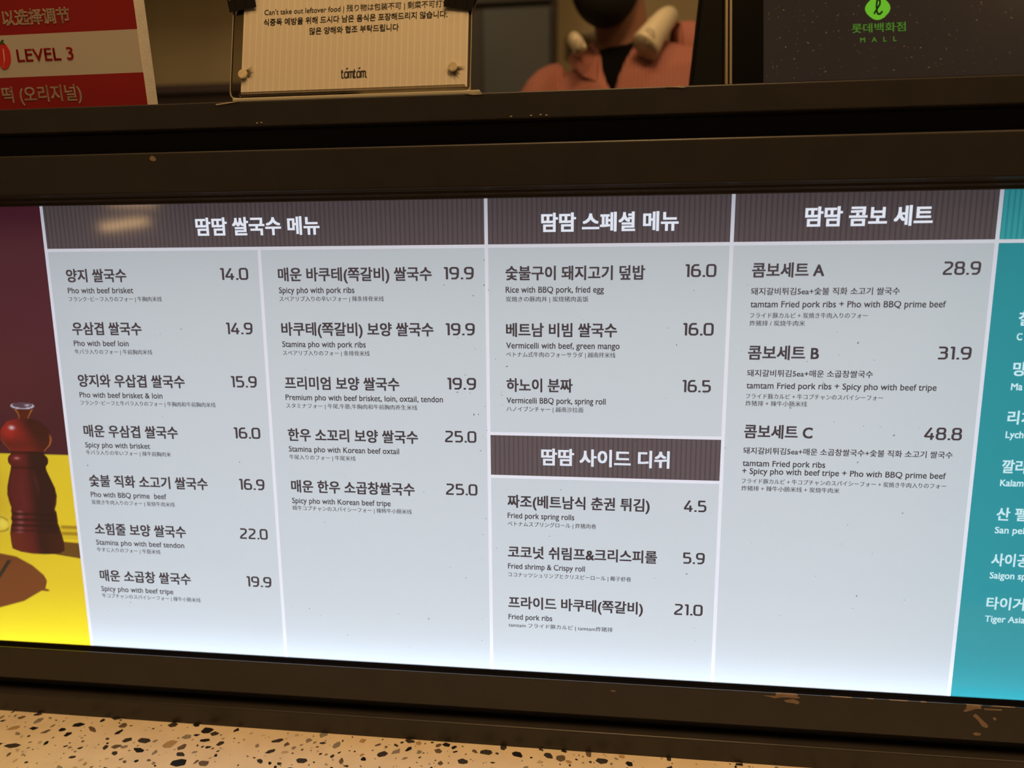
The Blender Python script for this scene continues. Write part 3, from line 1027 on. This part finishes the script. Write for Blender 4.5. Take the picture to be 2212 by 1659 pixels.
# printed chili peppers on the white band
m_green = pbr('green_print', lin(70, 96, 44), 0.6)
for dx in (0.0, -0.013):
    pod = round_poly([(-0.0838 + dx, 0.0545), (-0.0790 + dx, 0.0572), (-0.0735 + dx, 0.0562), (-0.0704 + dx, 0.0500), (-0.0712 + dx, 0.0415), (-0.0756 + dx, 0.0355), (-0.0806 + dx, 0.0345), (-0.0838 + dx, 0.0400)], 0.0022, 3)
    cp = mk('chili_print', extrude_y(pod, LY - 0.0001, LY + 0.0002), m_redink, bo[1])
    mk('chili_highlight_print', extrude_y(round_poly([(-0.0770 + dx, 0.0520), (-0.0763 + dx, 0.0520), (-0.0770 + dx, 0.0430), (-0.0800 + dx, 0.0365), (-0.0792 + dx, 0.0375), (-0.0778 + dx, 0.0430)], 0.0002, 1), LY - 0.0003, LY + 0.0001), m_cream, cp)
    mk('chili_stem_print', extrude_y(round_poly([(-0.0800 + dx, 0.0562), (-0.0762 + dx, 0.0598), (-0.0748 + dx, 0.0592), (-0.0758 + dx, 0.0572), (-0.0735 + dx, 0.0556)], 0.0004, 2), LY - 0.0002, LY + 0.0003), m_green, cp)

# ------------------------------------------------------------------ acrylic stand with notice card, magnets, clips
LEAN = math.radians(-13)
AO = (-0.13, -0.008, TOP_Z + 0.0006)
m_acr = clear_plastic('clear_acrylic', (0.93, 0.90, 0.84), 0.02, 1.4)
m_edge = pbr('acrylic_polished_edge', (0.46, 0.42, 0.33), 0.08, spec=0.9, coat=0.8)
holder = thing('acrylic_stand', 'clear acrylic sign stand holding the striped takeaway notice', 'sign stand', AO, (LEAN, 0, 0))
plate = round_poly([(-0.0975, 0.0035), (0.1210, 0.0035), (0.1210, 0.150), (-0.0975, 0.150)], [0.007, 0.004, 0.006, 0.006], 5)
mk('acrylic_plate', extrude_y(plate, 0.0012, 0.0042), m_acr, holder)
n = len(plate)
rim = [tuple(np.array(p) * 1.0) for p in plate]
V, F = [], []
cxr, czr = 0.0118, 0.0768
for x, z in plate:
    V += [(x, 0.0008, z), (x + (0.0007 if x < cxr else -0.0007), 0.0008, z + (0.0007 if z < czr else -0.0007)), (x, 0.0044, z)]
for i in range(n):
    j = (i + 1) % n
    F += [(3 * i, 3 * j, 3 * j + 1, 3 * i + 1), (3 * i, 3 * i + 2, 3 * j + 2, 3 * j)]
mk('polished_edge', (V, F), m_edge, holder, label='bright polished edge')
mk('base_strip', xf(join(bbox(-0.0935, 0.1295, -0.0012, 0.030, 0.0, 0.0030, 0.0006)), Matrix.Rotation(-LEAN, 4, 'X') @ Matrix.Translation((0, 0.0, 0.0002))), pbr('refracted_light_cream', (0.62, 0.58, 0.46), 0.4), holder, label='foot strip with light refracted in the clear bend put in as cream')  # cream colour stands for light refracted in the clear bent base
mk('slot_bar', bbox(-0.088, 0.1165, -0.0016, 0.0008, 0.0052, 0.0086, 0.0006), clear_plastic('slot_acrylic', (0.80, 0.77, 0.74), 0.05, 2.0), holder, label='folded clear lip')

m_card = striped('striped_card', (0.68, 0.62, 0.52), (0.75, 0.70, 0.61), 0.0058)
m_print = pbr('black_print', (0.030, 0.026, 0.024), 0.6)
card = thing('notice_card', 'cream pinstriped card about leftover food in the acrylic stand', 'notice', AO, (LEAN, 0, 0))
cs = mk('card_sheet', box(-0.0868, 0.1180, 0.0003, 0.0007, 0.0072, 0.146), m_card, card)
CY = 0.0001
mk('lettering', line_mesh("Can't take out leftover food | 残り物は包装不可 | 剩菜不可打包", -0.0674, 0.1008, 0.0818, 0.0062, 'cjk', 0.008, CY), m_print, cs)
mk('lettering', line_mesh('식중독 예방을 위해 드시다 남은 음식은 포장해드리지 않습니다.', -0.0678, 0.0995, 0.0723, 0.0064, 'cjk', 0.016, CY), m_print, cs)
mk('lettering', line_mesh('많은 양해와 협조 부탁드립니다', -0.0248, 0.0564, 0.0624, 0.0064, 'cjk', 0.016, CY), m_print, cs)
TAM = {'t': [[(.10, .95), (.10, .15), (.17, .04), (.30, .04)], [(-.02, .70), (.26, .70)]],
       'a': [[(.40, .62), (.30, .70), (.14, .68), (.06, .55), (.06, .18), (.14, .05), (.30, .05), (.40, .16)], [(.42, .72), (.42, .02)], [(.22, .98), (.42, 1.12)]],
       'm': [[(.05, .0), (.05, .70), (.20, .70), (.28, .60), (.28, .0)], [(.28, .60), (.33, .70), (.45, .70), (.52, .60), (.52, .12), (.60, .03), (.68, .03)]]}
V, F, x = [], [], 0.0
for ch, adv in (('t', .34), ('a', .50), ('m', .55), ('t', .34), ('a', .50), ('m', .60)):
    v, f = stroke(TAM[ch], .135)
    nn = len(V)
    V += [(a + x, b) for a, b in v]
    F += [tuple(i + nn for i in q) for q in f]
    x += adv
va = np.array(V)
va[:, 0] = 0.0053 + (va[:, 0] - va[:, 0].min()) / (va[:, 0].max() - va[:, 0].min()) * 0.0236
va[:, 1] = 0.0181 + (va[:, 1] - va[:, 1].min()) / (va[:, 1].max() - va[:, 1].min()) * 0.0100
mk('logo_print', ([(a, CY, b) for a, b in va], F), m_print, cs)

m_mag = pbr('magnet_cream', (0.70, 0.60, 0.42), 0.35, metal=0.4, noise=.15, nscale=500)
m_tape = clear_plastic('crumpled_tape', (0.86, 0.82, 0.74), 0.12, 2.2)
R13 = Matrix.Rotation(LEAN, 4, 'X')


def magnet(x, z, label, seed, side):
    t = thing('magnet', label, 'magnet', tuple(Vector(AO) + (R13 @ Vector((x, 0, z)))), (LEAN, 0, 0), 'round magnets on the notice card')
    mk('disc', disc(0, 0, 0.0042, -0.0022, -0.0002, 24), m_mag, t)
    mk('face', disc(0, 0, 0.0036, -0.0024, -0.0021, 24), m_mag, t)
    r = random.Random(seed)
    V, F = [], []
    for k in range(14):
        a = side + r.uniform(-.8, .8)
        l, w = r.uniform(.006, .0125), r.uniform(.0005, .0012)
        ca, sa = math.cos(a), math.sin(a)
        b = len(V)
        V += [(.0035 * ca - w * sa, -0.0005, .0035 * sa + w * ca), (.0035 * ca + w * sa, -0.0004, .0035 * sa - w * ca), (l * ca, -r.uniform(.0004, .0014), l * sa)]
        F.append((b, b + 1, b + 2))
    mk('tape', (V, F), m_tape, t, label='crumpled clear tape')
    return t


magnet(-0.0846, 0.0249, 'small round magnet on the lower left of the notice card', 3, 0.25)
magnet(0.1055, 0.0240, 'small round magnet on the lower right of the notice card', 4, -0.6)

m_clip = pbr('black_clip_steel', (0.014, 0.013, 0.012), 0.35, spec=0.5)
m_wire = pbr('clip_wire', (0.45, 0.42, 0.38), 0.25, metal=1.0)


def clip(x, z, rot, label):
    t = thing('binder_clip', label, 'binder clip', tuple(Vector(AO) + (R13 @ Vector((x, 0.0022, z)))), (LEAN, rot, 0), 'binder clips on the notice card')
    prof = [(-0.0030, 0.0), (-0.0036, 0.0), (-0.0085, 0.0185), (-0.0080, 0.0200), (0.0080, 0.0200), (0.0085, 0.0185), (0.0036, 0.0), (0.0030, 0.0), (0.0060, 0.0180), (-0.0060, 0.0180)]
    mk('clip_body', extrude_x(round_poly(prof, [0, 0, .0008, .0008, .0008, .0008, 0, 0, 0, 0], 2), -0.0128, 0.0128), m_clip, t)
    for s in (-1, 1):
        mk('wire_handle', tube(smooth_path([(-0.009, s * 0.0098, 0.0060), (-0.008, s * 0.0105, 0.012), (-0.004, s * 0.010, 0.026), (0.004, s * 0.010, 0.026), (0.008, s * 0.0105, 0.012), (0.009, s * 0.0098, 0.0060)], 4), 0.0007, 8), m_wire, t, True)
    return t


clip(-0.0870, 0.0845, math.radians(-8), 'black binder clip on the left edge of the notice card')
clip(0.1085, 0.0758, math.radians(11), 'black binder clip on the right edge of the notice card')

# ------------------------------------------------------------------ dark display on the counter
m_blk = pbr('black_plastic', (0.007, 0.007, 0.007), 0.6, spec=0.06)
m_rim = pbr('champagne_metal_rim', (0.26, 0.22, 0.17), 0.4, metal=0.5)
m_scr = pbr('display_glass', (0.018, 0.015, 0.014), 0.18, spec=0.3, emit=lin(31, 26, 23), estr=1.0, noise=.1, nscale=30)
m_bord = pbr('display_border', (0.004, 0.004, 0.004), 0.3, spec=0.06)
m_lg = glow('screen_green', lin(108, 184, 44), 0.9)
m_lg2 = glow('screen_dark_green', lin(84, 140, 40), 0.8)
m_lk = glow('screen_dark', lin(30, 38, 18), 0.9)
disp = thing('counter_display', 'black glass display with a green logo at the right end of the counter', 'display', (0.30, 0.0, TOP_Z + 0.0006), (LEAN, 0, 0))
mk('housing', bbox(-0.0950, 0.230, 0.0016, 0.016, 0.0048, 0.260, 0.002), m_blk, disp)
for xa, xb in ((-0.0950, -0.0927), (-0.0915, -0.0893)):
    mk('rim_strip', bbox(xa, xb, -0.0016, 0.0022, 0.0020, 0.2595, 0.0004, 1), m_rim, disp, label='thin champagne metal rim')
mk('glass_border', box(-0.0890, 0.2290, -0.0002, 0.0014, 0.0020, 0.2590), m_bord, disp)
scr = mk('screen', box(-0.0638, 0.2050, -0.0006, 0.0, 0.0030, 0.2400), m_scr, disp)
mk('stand_leg', xf(bbox(0.02, 0.11, 0.016, 0.024, 0.004, 0.150, 0.002), Matrix.Translation((0, 0.012, 0)) @ Matrix.Rotation(math.radians(-14), 4, 'X')), m_blk, disp)
SY = -0.0009
cx, cz = 0.0265, 0.0618
lg = mk('logo', extrude_y(round_poly([(cx - .0128, cz), (cx, cz - .0128), (cx + .0128, cz), (cx, cz + .0128)], 0.0085, 8), SY, SY + 0.0002), m_lg, scr, label='green rounded diamond logo with a curly letter')
v, f = stroke([[(-.36, -.50), (-.10, -.10), (.18, .30), (.20, .62), (.08, .74), (-.08, .62), (-.12, .20), (-.10, -.25), (.0, -.52), (.20, -.52), (.42, -.28)]], .17)
mk('logo_letter', ([(cx + a * .0085, SY - 0.0003, cz + b * .0098) for a, b in v], f), m_lk, lg)
mk('lettering', line_mesh('롯데백화점', 0.0061, 0.0480, 0.0456, 0.0078, 'cjk', 0.006, SY), m_lg2, scr)
mk('lettering', line_mesh('M   A   L   L', 0.0127, 0.0408, 0.0356, 0.0040, 'latin', 0.006, SY), m_lg2, scr)
rnd = random.Random(21)
V, F = [], []
for k in range(330):
    x, z = rnd.uniform(-0.062, 0.2), min(abs(rnd.gauss(0, 0.055)) + 0.004, 0.238)
    r = rnd.uniform(0.00011, 0.00026)
    a, ln = rnd.uniform(0, 3.14), r * rnd.choice((1, 1, 1, 1.5, 4))
    b = len(V)
    for q in range(5):
        w = q * 2 * math.pi / 5
        px, pz = ln * math.cos(w), r * math.sin(w)
        V.append((x + px * math.cos(a) - pz * math.sin(a), SY + 0.0001, z + px * math.sin(a) + pz * math.cos(a)))
    F.append(tuple(range(b, b + 5)))
o = mk('dust_specks', (V, F), pbr('dust', (0.45, 0.36, 0.26), 0.9), scr)
o['kind'] = 'stuff'

# ------------------------------------------------------------------ counter top behind the rail, cashier's monitor
m_ctop = pbr('dark_counter', (0.035, 0.030, 0.028), 0.4)
struct('trim_1', box(X0, X1, 0.1005, 0.50, TOP_Z - 0.04, TOP_Z), m_ctop)
struct('wall_counter', box(X0, X1, 0.075, 0.42, FLOOR_Z, 0.2715), m_ctop)
mon = thing('cashier_monitor', 'black cashier monitor seen blurred between the worker and the dark display', 'monitor', (0.33, 0.26, TOP_Z), (math.radians(-6), math.radians(5.5), 0))
mk('monitor_housing', bbox(-0.128, 0.150, -0.012, 0.020, 0.030, 0.330, 0.006, 3), m_blk, mon)
mk('monitor_screen', box(-0.118, 0.140, 0.0195, 0.0212, 0.042, 0.318), m_bord, mon)
mk('monitor_foot', join(bbox(-0.122, 0.10, -0.03, 0.06, 0.0025, 0.012, 0.003), bbox(-0.02, 0.04, -0.008, 0.016, 0.010, 0.05, 0.003)), m_blk, mon)

# ------------------------------------------------------------------ worker behind the counter
m_skin = pbr('skin', (0.34, 0.17, 0.115), 0.55, noise=.05, nscale=30)
m_shirt = striped('coral_striped_shirt', (0.45, 0.185, 0.16), (0.26, 0.085, 0.072), 0.0075, 0.85, .5, .8)
m_under = pbr('black_undershirt', (0.003, 0.003, 0.003), 1.0, spec=0.1)
m_mask = pbr('black_mask', (0.007, 0.007, 0.007), 0.85, bump=.2)
m_hair = pbr('black_hair', (0.012, 0.010, 0.009), 0.6, noise=.3, nscale=200)
m_trous = pbr('dark_trousers', (0.02, 0.02, 0.024), 0.9)
NB = Vector((0.150, 0.930, 0.590))
ROLL = Matrix.Translation(NB) @ Matrix.Rotation(math.radians(-11), 4, 'Y') @ Matrix.Rotation(math.radians(8), 4, 'X')
person = thing('person', 'worker in a coral striped shirt and black mask behind the counter', 'person', (0, 0, 0))


def skin_body():
    """whole figure from one skeleton of joints with radii"""
    J = {'pelvis': ((0.19, 1.02, 0.10), .125), 'waist': ((0.18, 1.00, 0.25), .115), 'chest': ((0.165, 0.97, 0.44), .130), 'nb': ((0.152, 0.935, 0.575), .062),
         'neck': ((0.146, 0.915, 0.640), .056), 'jaw': ((0.122, 0.880, 0.700), .060), 'head': ((0.125, 0.895, 0.775), .086), 'top': ((0.128, 0.905, 0.830), .062),
         'shR': ((0.315, 0.95, 0.565), .060), 'elR': ((0.385, 0.90, 0.300), .043), 'wrR': ((0.300, 0.72, 0.190), .030), 'haR': ((0.275, 0.655, 0.170), .030),
         'shL': ((-0.015, 0.93, 0.490), .060), 'elL': ((-0.085, 0.88, 0.240), .043), 'wrL': ((0.000, 0.72, 0.190), .030), 'haL': ((0.030, 0.655, 0.170), .030),
         'hiR': ((0.275, 1.02, 0.04), .085), 'knR': ((0.285, 1.00, -0.31), .058), 'anR': ((0.285, 1.04, -0.665), .038), 'toR': ((0.300, 0.89, -0.700), .034),
         'hiL': ((0.105, 1.02, 0.04), .085), 'knL': ((0.095, 1.00, -0.31), .058), 'anL': ((0.090, 1.04, -0.665), .038), 'toL': ((0.070, 0.89, -0.700), .034)}
    E = [('pelvis', 'waist'), ('waist', 'chest'), ('chest', 'nb'), ('nb', 'neck'), ('neck', 'jaw'), ('jaw', 'head'), ('head', 'top'), ('chest', 'shR'), ('shR', 'elR'), ('elR', 'wrR'), ('wrR', 'haR'),
         ('chest', 'shL'), ('shL', 'elL'), ('elL', 'wrL'), ('wrL', 'haL'), ('pelvis', 'hiR'), ('hiR', 'knR'), ('knR', 'anR'), ('anR', 'toR'), ('pelvis', 'hiL'), ('hiL', 'knL'), ('knL', 'anL'), ('anL', 'toL')]
    names = list(J)
    pts = [J[n][0] for n in names]
    rad = [J[n][1] for n in names]
    edges = [(names.index(a), names.index(b)) for a, b in E]
    for hand, sgn in (('haR', -1), ('haL', 1)):      # five fingers on each hand
        h = Vector(J[hand][0])
        hi = names.index(hand)
        for k in range(5):
            off = (k - 2) * 0.017
            ln = (.040, .072, .080, .074, .058)[k if sgn > 0 else k]
            d = Vector((sgn * .35 + off * 5, -1.0, -.12)).normalized()
            if k == 0:
                d = Vector((sgn * 1.0, -.6, 0)).normalized()
            a = len(pts)
            pts += [tuple(h + Vector((off, -.02, 0))), tuple(h + Vector((off, -.02, 0)) + d * ln * .55), tuple(h + Vector((off, -.02, 0)) + d * ln + Vector((0, 0, -.012)))]
            rad += [.0095, .0088, .0075]
            edges += [(hi, a), (a, a + 1), (a + 1, a + 2)]
    me = bpy.data.meshes.new('body')
    me.from_pydata(pts, edges, [])
    o = bpy.data.objects.new('body', me)
    COL.objects.link(o)
    md = o.modifiers.new('skin', 'SKIN')
    md.use_smooth_shade = True
    for i, r in enumerate(rad):
        me.skin_vertices[0].data[i].radius = (r, r)
    me.skin_vertices[0].data[0].use_root = True
    sd = o.modifiers.new('subdivision', 'SUBSURF')
    sd.levels = sd.render_levels = 2
    dg = bpy.context.evaluated_depsgraph_get()
    ev = bpy.data.meshes.new_from_object(o.evaluated_get(dg))
    v = [tuple(p.co) for p in ev.vertices]
    f = [tuple(p.vertices) for p in ev.polygons]
    bpy.data.objects.remove(o)
    return v, f


mk('body', skin_body(), m_skin, person, True)
SR = [(0, .012, .030, .064, .058), (0, .008, .012, .072, .066), (0, .004, -.008, .098, .078), (0, 0, -.028, .150, .092), (0, 0, -.055, .188, .106), (0, 0, -.10, .205, .122), (.004, .008, -.20, .200, .142), (.012, .02, -.33, .180, .140), (.02, .03, -.50, .190, .150)]
_t = np.arange(len(SR))
_u = np.linspace(0, len(SR) - 1, 10 * (len(SR) - 1) + 1)
SRF = [tuple(np.interp(u, _t, [r[i] for r in SR]) for i in range(5)) for u in _u]
vs_, fs_ = [], []
NA = 72
for cx_, cy_, cz_, rx_, ry_ in SRF:
    half = max(0.0, 0.034 * min(1.6, (cz_ + 0.085) / 0.085))
    da = math.asin(min(0.9, half / rx_))
    for k in range(NA + 1):
        w = -math.pi / 2 - 0.20 + da + (2 * math.pi - 2 * da) * k / NA
        vs_.append((cx_ + rx_ * math.cos(w), cy_ + ry_ * math.sin(w), cz_))
for i in range(len(SRF) - 1):
    for k in range(NA):
        q = i * (NA + 1) + k
        fs_.append((q, q + 1, q + NA + 2, q + NA + 1))
keep = fs_
sh = mk('shirt', xf((vs_, keep), ROLL), m_shirt, person, True)
sh.modifiers.new('cloth_thickness', 'SOLIDIFY').thickness = 0.004
mk('undershirt', xf(loft([(a, b, c, d * .955, e * .94) for a, b, c, d, e in SR[1:8]], 48), ROLL), m_under, person, True)
for s, el, wr in ((1, (0.385, 0.90, 0.300), (0.345, 0.81, 0.245)), (-1, (-0.085, 0.88, 0.240), (-0.045, 0.80, 0.215))):
    st = (0.315, 0.95, 0.560) if s > 0 else (-0.010, 0.93, 0.490)
    nb_ = (0.255, 0.945, 0.585) if s > 0 else (0.040, 0.935, 0.535)
    mk('sleeve', tube(smooth_path([nb_, st, el, wr], 6), ([.062] * 6 if s > 0 else [.040, .042, .046, .050, .054, .058]) + [.070 if s > 0 else .060] * 3 + [.066 if s > 0 else .058] * 3 + [.060] * 4 + [.054] * 3, 18), m_shirt, person, True)
for s in (-1, 1):      # turned-down collar
    pts = [(s * .060, .03, .044), (s * .064, -.02, .036), (s * .050, -.058, .016), (s * .036, -.076, -.006), (s * .050, -.098, -.050), (s * .072, -.090, -.036), (s * .092, -.055, -.006), (s * .092, .0, .012), (s * .088, .04, .022)]
    V = [(x - .016, y, z) for x, y, z in pts]
    V2 = [(x * 1.04 - .016, y - .004, z + .002) for x, y, z in pts]
    n = len(pts)
    F = [tuple(range(n)), tuple(range(n, 2 * n))[::-1]] + [(i, (i + 1) % n, n + (i + 1) % n, n + i) for i in range(n)]
    mk('collar_flap', xf((V + V2, F), ROLL), m_shirt, person)
mk('face_mask', ellipsoid((0.111, 0.838, 0.697), (0.068, 0.056, 0.084), 32, 22), m_mask, person, True)
mk('nose', ellipsoid((0.108, 0.800, 0.775), (0.012, 0.014, 0.022), 12, 10), m_skin, person, True)
for s in (-1, 1):
    e = mk('eye', ellipsoid((0.116 + s * 0.031, 0.812, 0.790), (0.013, 0.008, 0.007), 12, 10), pbr('eye_white', (0.7, 0.66, 0.6), 0.3), person, True)
    mk('iris', ellipsoid((0.114 + s * 0.031, 0.806, 0.790), (0.006, 0.004, 0.006), 10, 8), m_hair, e, True)
    mk('ear', ellipsoid((0.126 + s * 0.088, 0.905, 0.765), (0.010, 0.018, 0.030), 12, 10), m_skin, person, True)
hv, hf = ellipsoid((0.128, 0.912, 0.800), (0.098, 0.104, 0.096), 32, 20)
hf = [q for q in hf if not (sum(hv[i][2] for i in q) / len(q) < 0.815 and sum(hv[i][1] for i in q) / len(q) < 0.905)]
hr = mk('hair', (hv, hf), m_hair, person, True)
hr.modifiers.new('thickness', 'SOLIDIFY').thickness = 0.008
mk('trousers', join(loft([(0.19, 1.02, 0.155, .175, .135), (0.19, 1.02, 0.05, .185, .140), (0.19, 1.02, 0.0, .180, .135)], 32), loft([(0.275, 1.02, 0.02, .098, .105), (0.285, 1.00, -.31, .075, .078), (0.285, 1.04, -.66, .060, .065)], 24), loft([(0.105, 1.02, 0.02, .098, .105), (0.095, 1.00, -.31, .075, .078), (0.090, 1.04, -.66, .060, .065)], 24)), m_trous, person, True)

m_fan = pbr('white_plastic', (0.72, 0.66, 0.52), 0.3, spec=0.5)
fan = thing('neck_fan', 'white neckband fan hanging around the neck of the worker', 'neck fan', (0, 0, 0))
fp = smooth_path([(0.186, 0.812, 0.566), (0.202, 0.828, 0.592), (0.226, 0.862, 0.628), (0.240, 0.920, 0.650), (0.215, 0.990, 0.658), (0.150, 1.020, 0.650), (0.082, 0.985, 0.632), (0.052, 0.920, 0.614), (0.052, 0.850, 0.596), (0.060, 0.815, 0.578), (0.066, 0.806, 0.562)], 5)
fr = []
for i in range(len(fp)):
    t = abs(i / (len(fp) - 1) - .5) * 2
    fr.append((0.018 + 0.014 * max(0, (t - .35) / .65) * (1.0 if t < .97 else .75)) if i < len(fp) / 2 else 0.018 - 0.004 * t)
mk('neckband', tube(fp, fr, 16, 0.8), m_fan, fan, True)
mk('air_outlet', ellipsoid((0.193, 0.797, 0.582), (0.011, 0.006, 0.016), 16, 10), pbr('fan_grille', (0.5, 0.45, 0.36), 0.5), fan, True)
mk('air_outlet', ellipsoid((0.062, 0.790, 0.572), (0.009, 0.006, 0.013), 16, 10), pbr('fan_grille', (0.5, 0.45, 0.36), 0.5), fan, True)

# ------------------------------------------------------------------ things behind the worker
m_steel = pbr('grey_steel', (0.045, 0.056, 0.068), 0.5, noise=.08, nscale=6)
m_dk = pbr('dark_cabinet', (0.030, 0.026, 0.024), 0.6)
cab = thing('storage_cabinet', 'blurred grey steel cabinet with a dark top section behind the worker', 'cabinet', (-0.20, 2.30, FLOOR_Z))
mk('cabinet_body', box(-0.195, 0.135, -0.10, 0.098, 0.0, 2.15), m_dk, cab)
mk('cabinet_door', bbox(-0.135, 0.122, -0.122, -0.1005, 0.06, 1.835, 0.006), m_steel, cab)
mk('upper_door', bbox(-0.185, 0.125, -0.122, -0.1005, 1.850, 2.14, 0.006), m_dk, cab)
mk('door_handle', tube([(-0.115, -0.15, 0.95), (-0.115, -0.15, 1.25)], 0.008, 10), m_dk, cab, True)
sw = thing('wall_switch', 'small dark switch box on the beige wall left of the worker', 'switch', (0.014, 2.3995, 1.005))
mk('switch_plate', bbox(-0.040, 0.040, -0.030, 0.0, -0.042, 0.042, 0.004), m_dk, sw)
mk('rocker', bbox(-0.014, 0.014, -0.036, -0.030, -0.024, 0.024, 0.002), m_blk, sw)
bc = thing('back_counter', 'dark purple brown back counter seen blurred between the two signs', 'counter', (-1.55, 2.12, FLOOR_Z))
mk('counter_body', box(-0.75, 0.75, -0.24, 0.27, 0.0, 1.50), pbr('dark_purple_laminate', (0.060, 0.046, 0.048), 0.5), bc)
mk('counter_slab', bbox(-0.77, 0.77, -0.26, 0.278, 1.50, 1.532, 0.004), pbr('dark_purple_top', (0.070, 0.052, 0.055), 0.45), bc)
sf = thing('added_shade_shelf', 'dark unseen shelf added above the back counter to shade the wall', 'shelf', (-1.55, 2.26, 1.36))  # added out of view to drop a soft shadow on the upper wall
mk('shade_board', bbox(-0.75, 0.75, -0.30, 0.138, 0.0, 0.04, 0.004), m_dk, sf)
for x in (-0.6, 0.6):
    mk('bracket', join(box(x - .012, x + .012, -0.20, 0.138, -0.02, 0.0), box(x - .012, x + .012, 0.118, 0.138, -0.16, -0.02)), m_dk, sf)

bpy.data.objects.remove(TEXT_OBJ)
bpy.data.curves.remove(TEXT_CURVE)
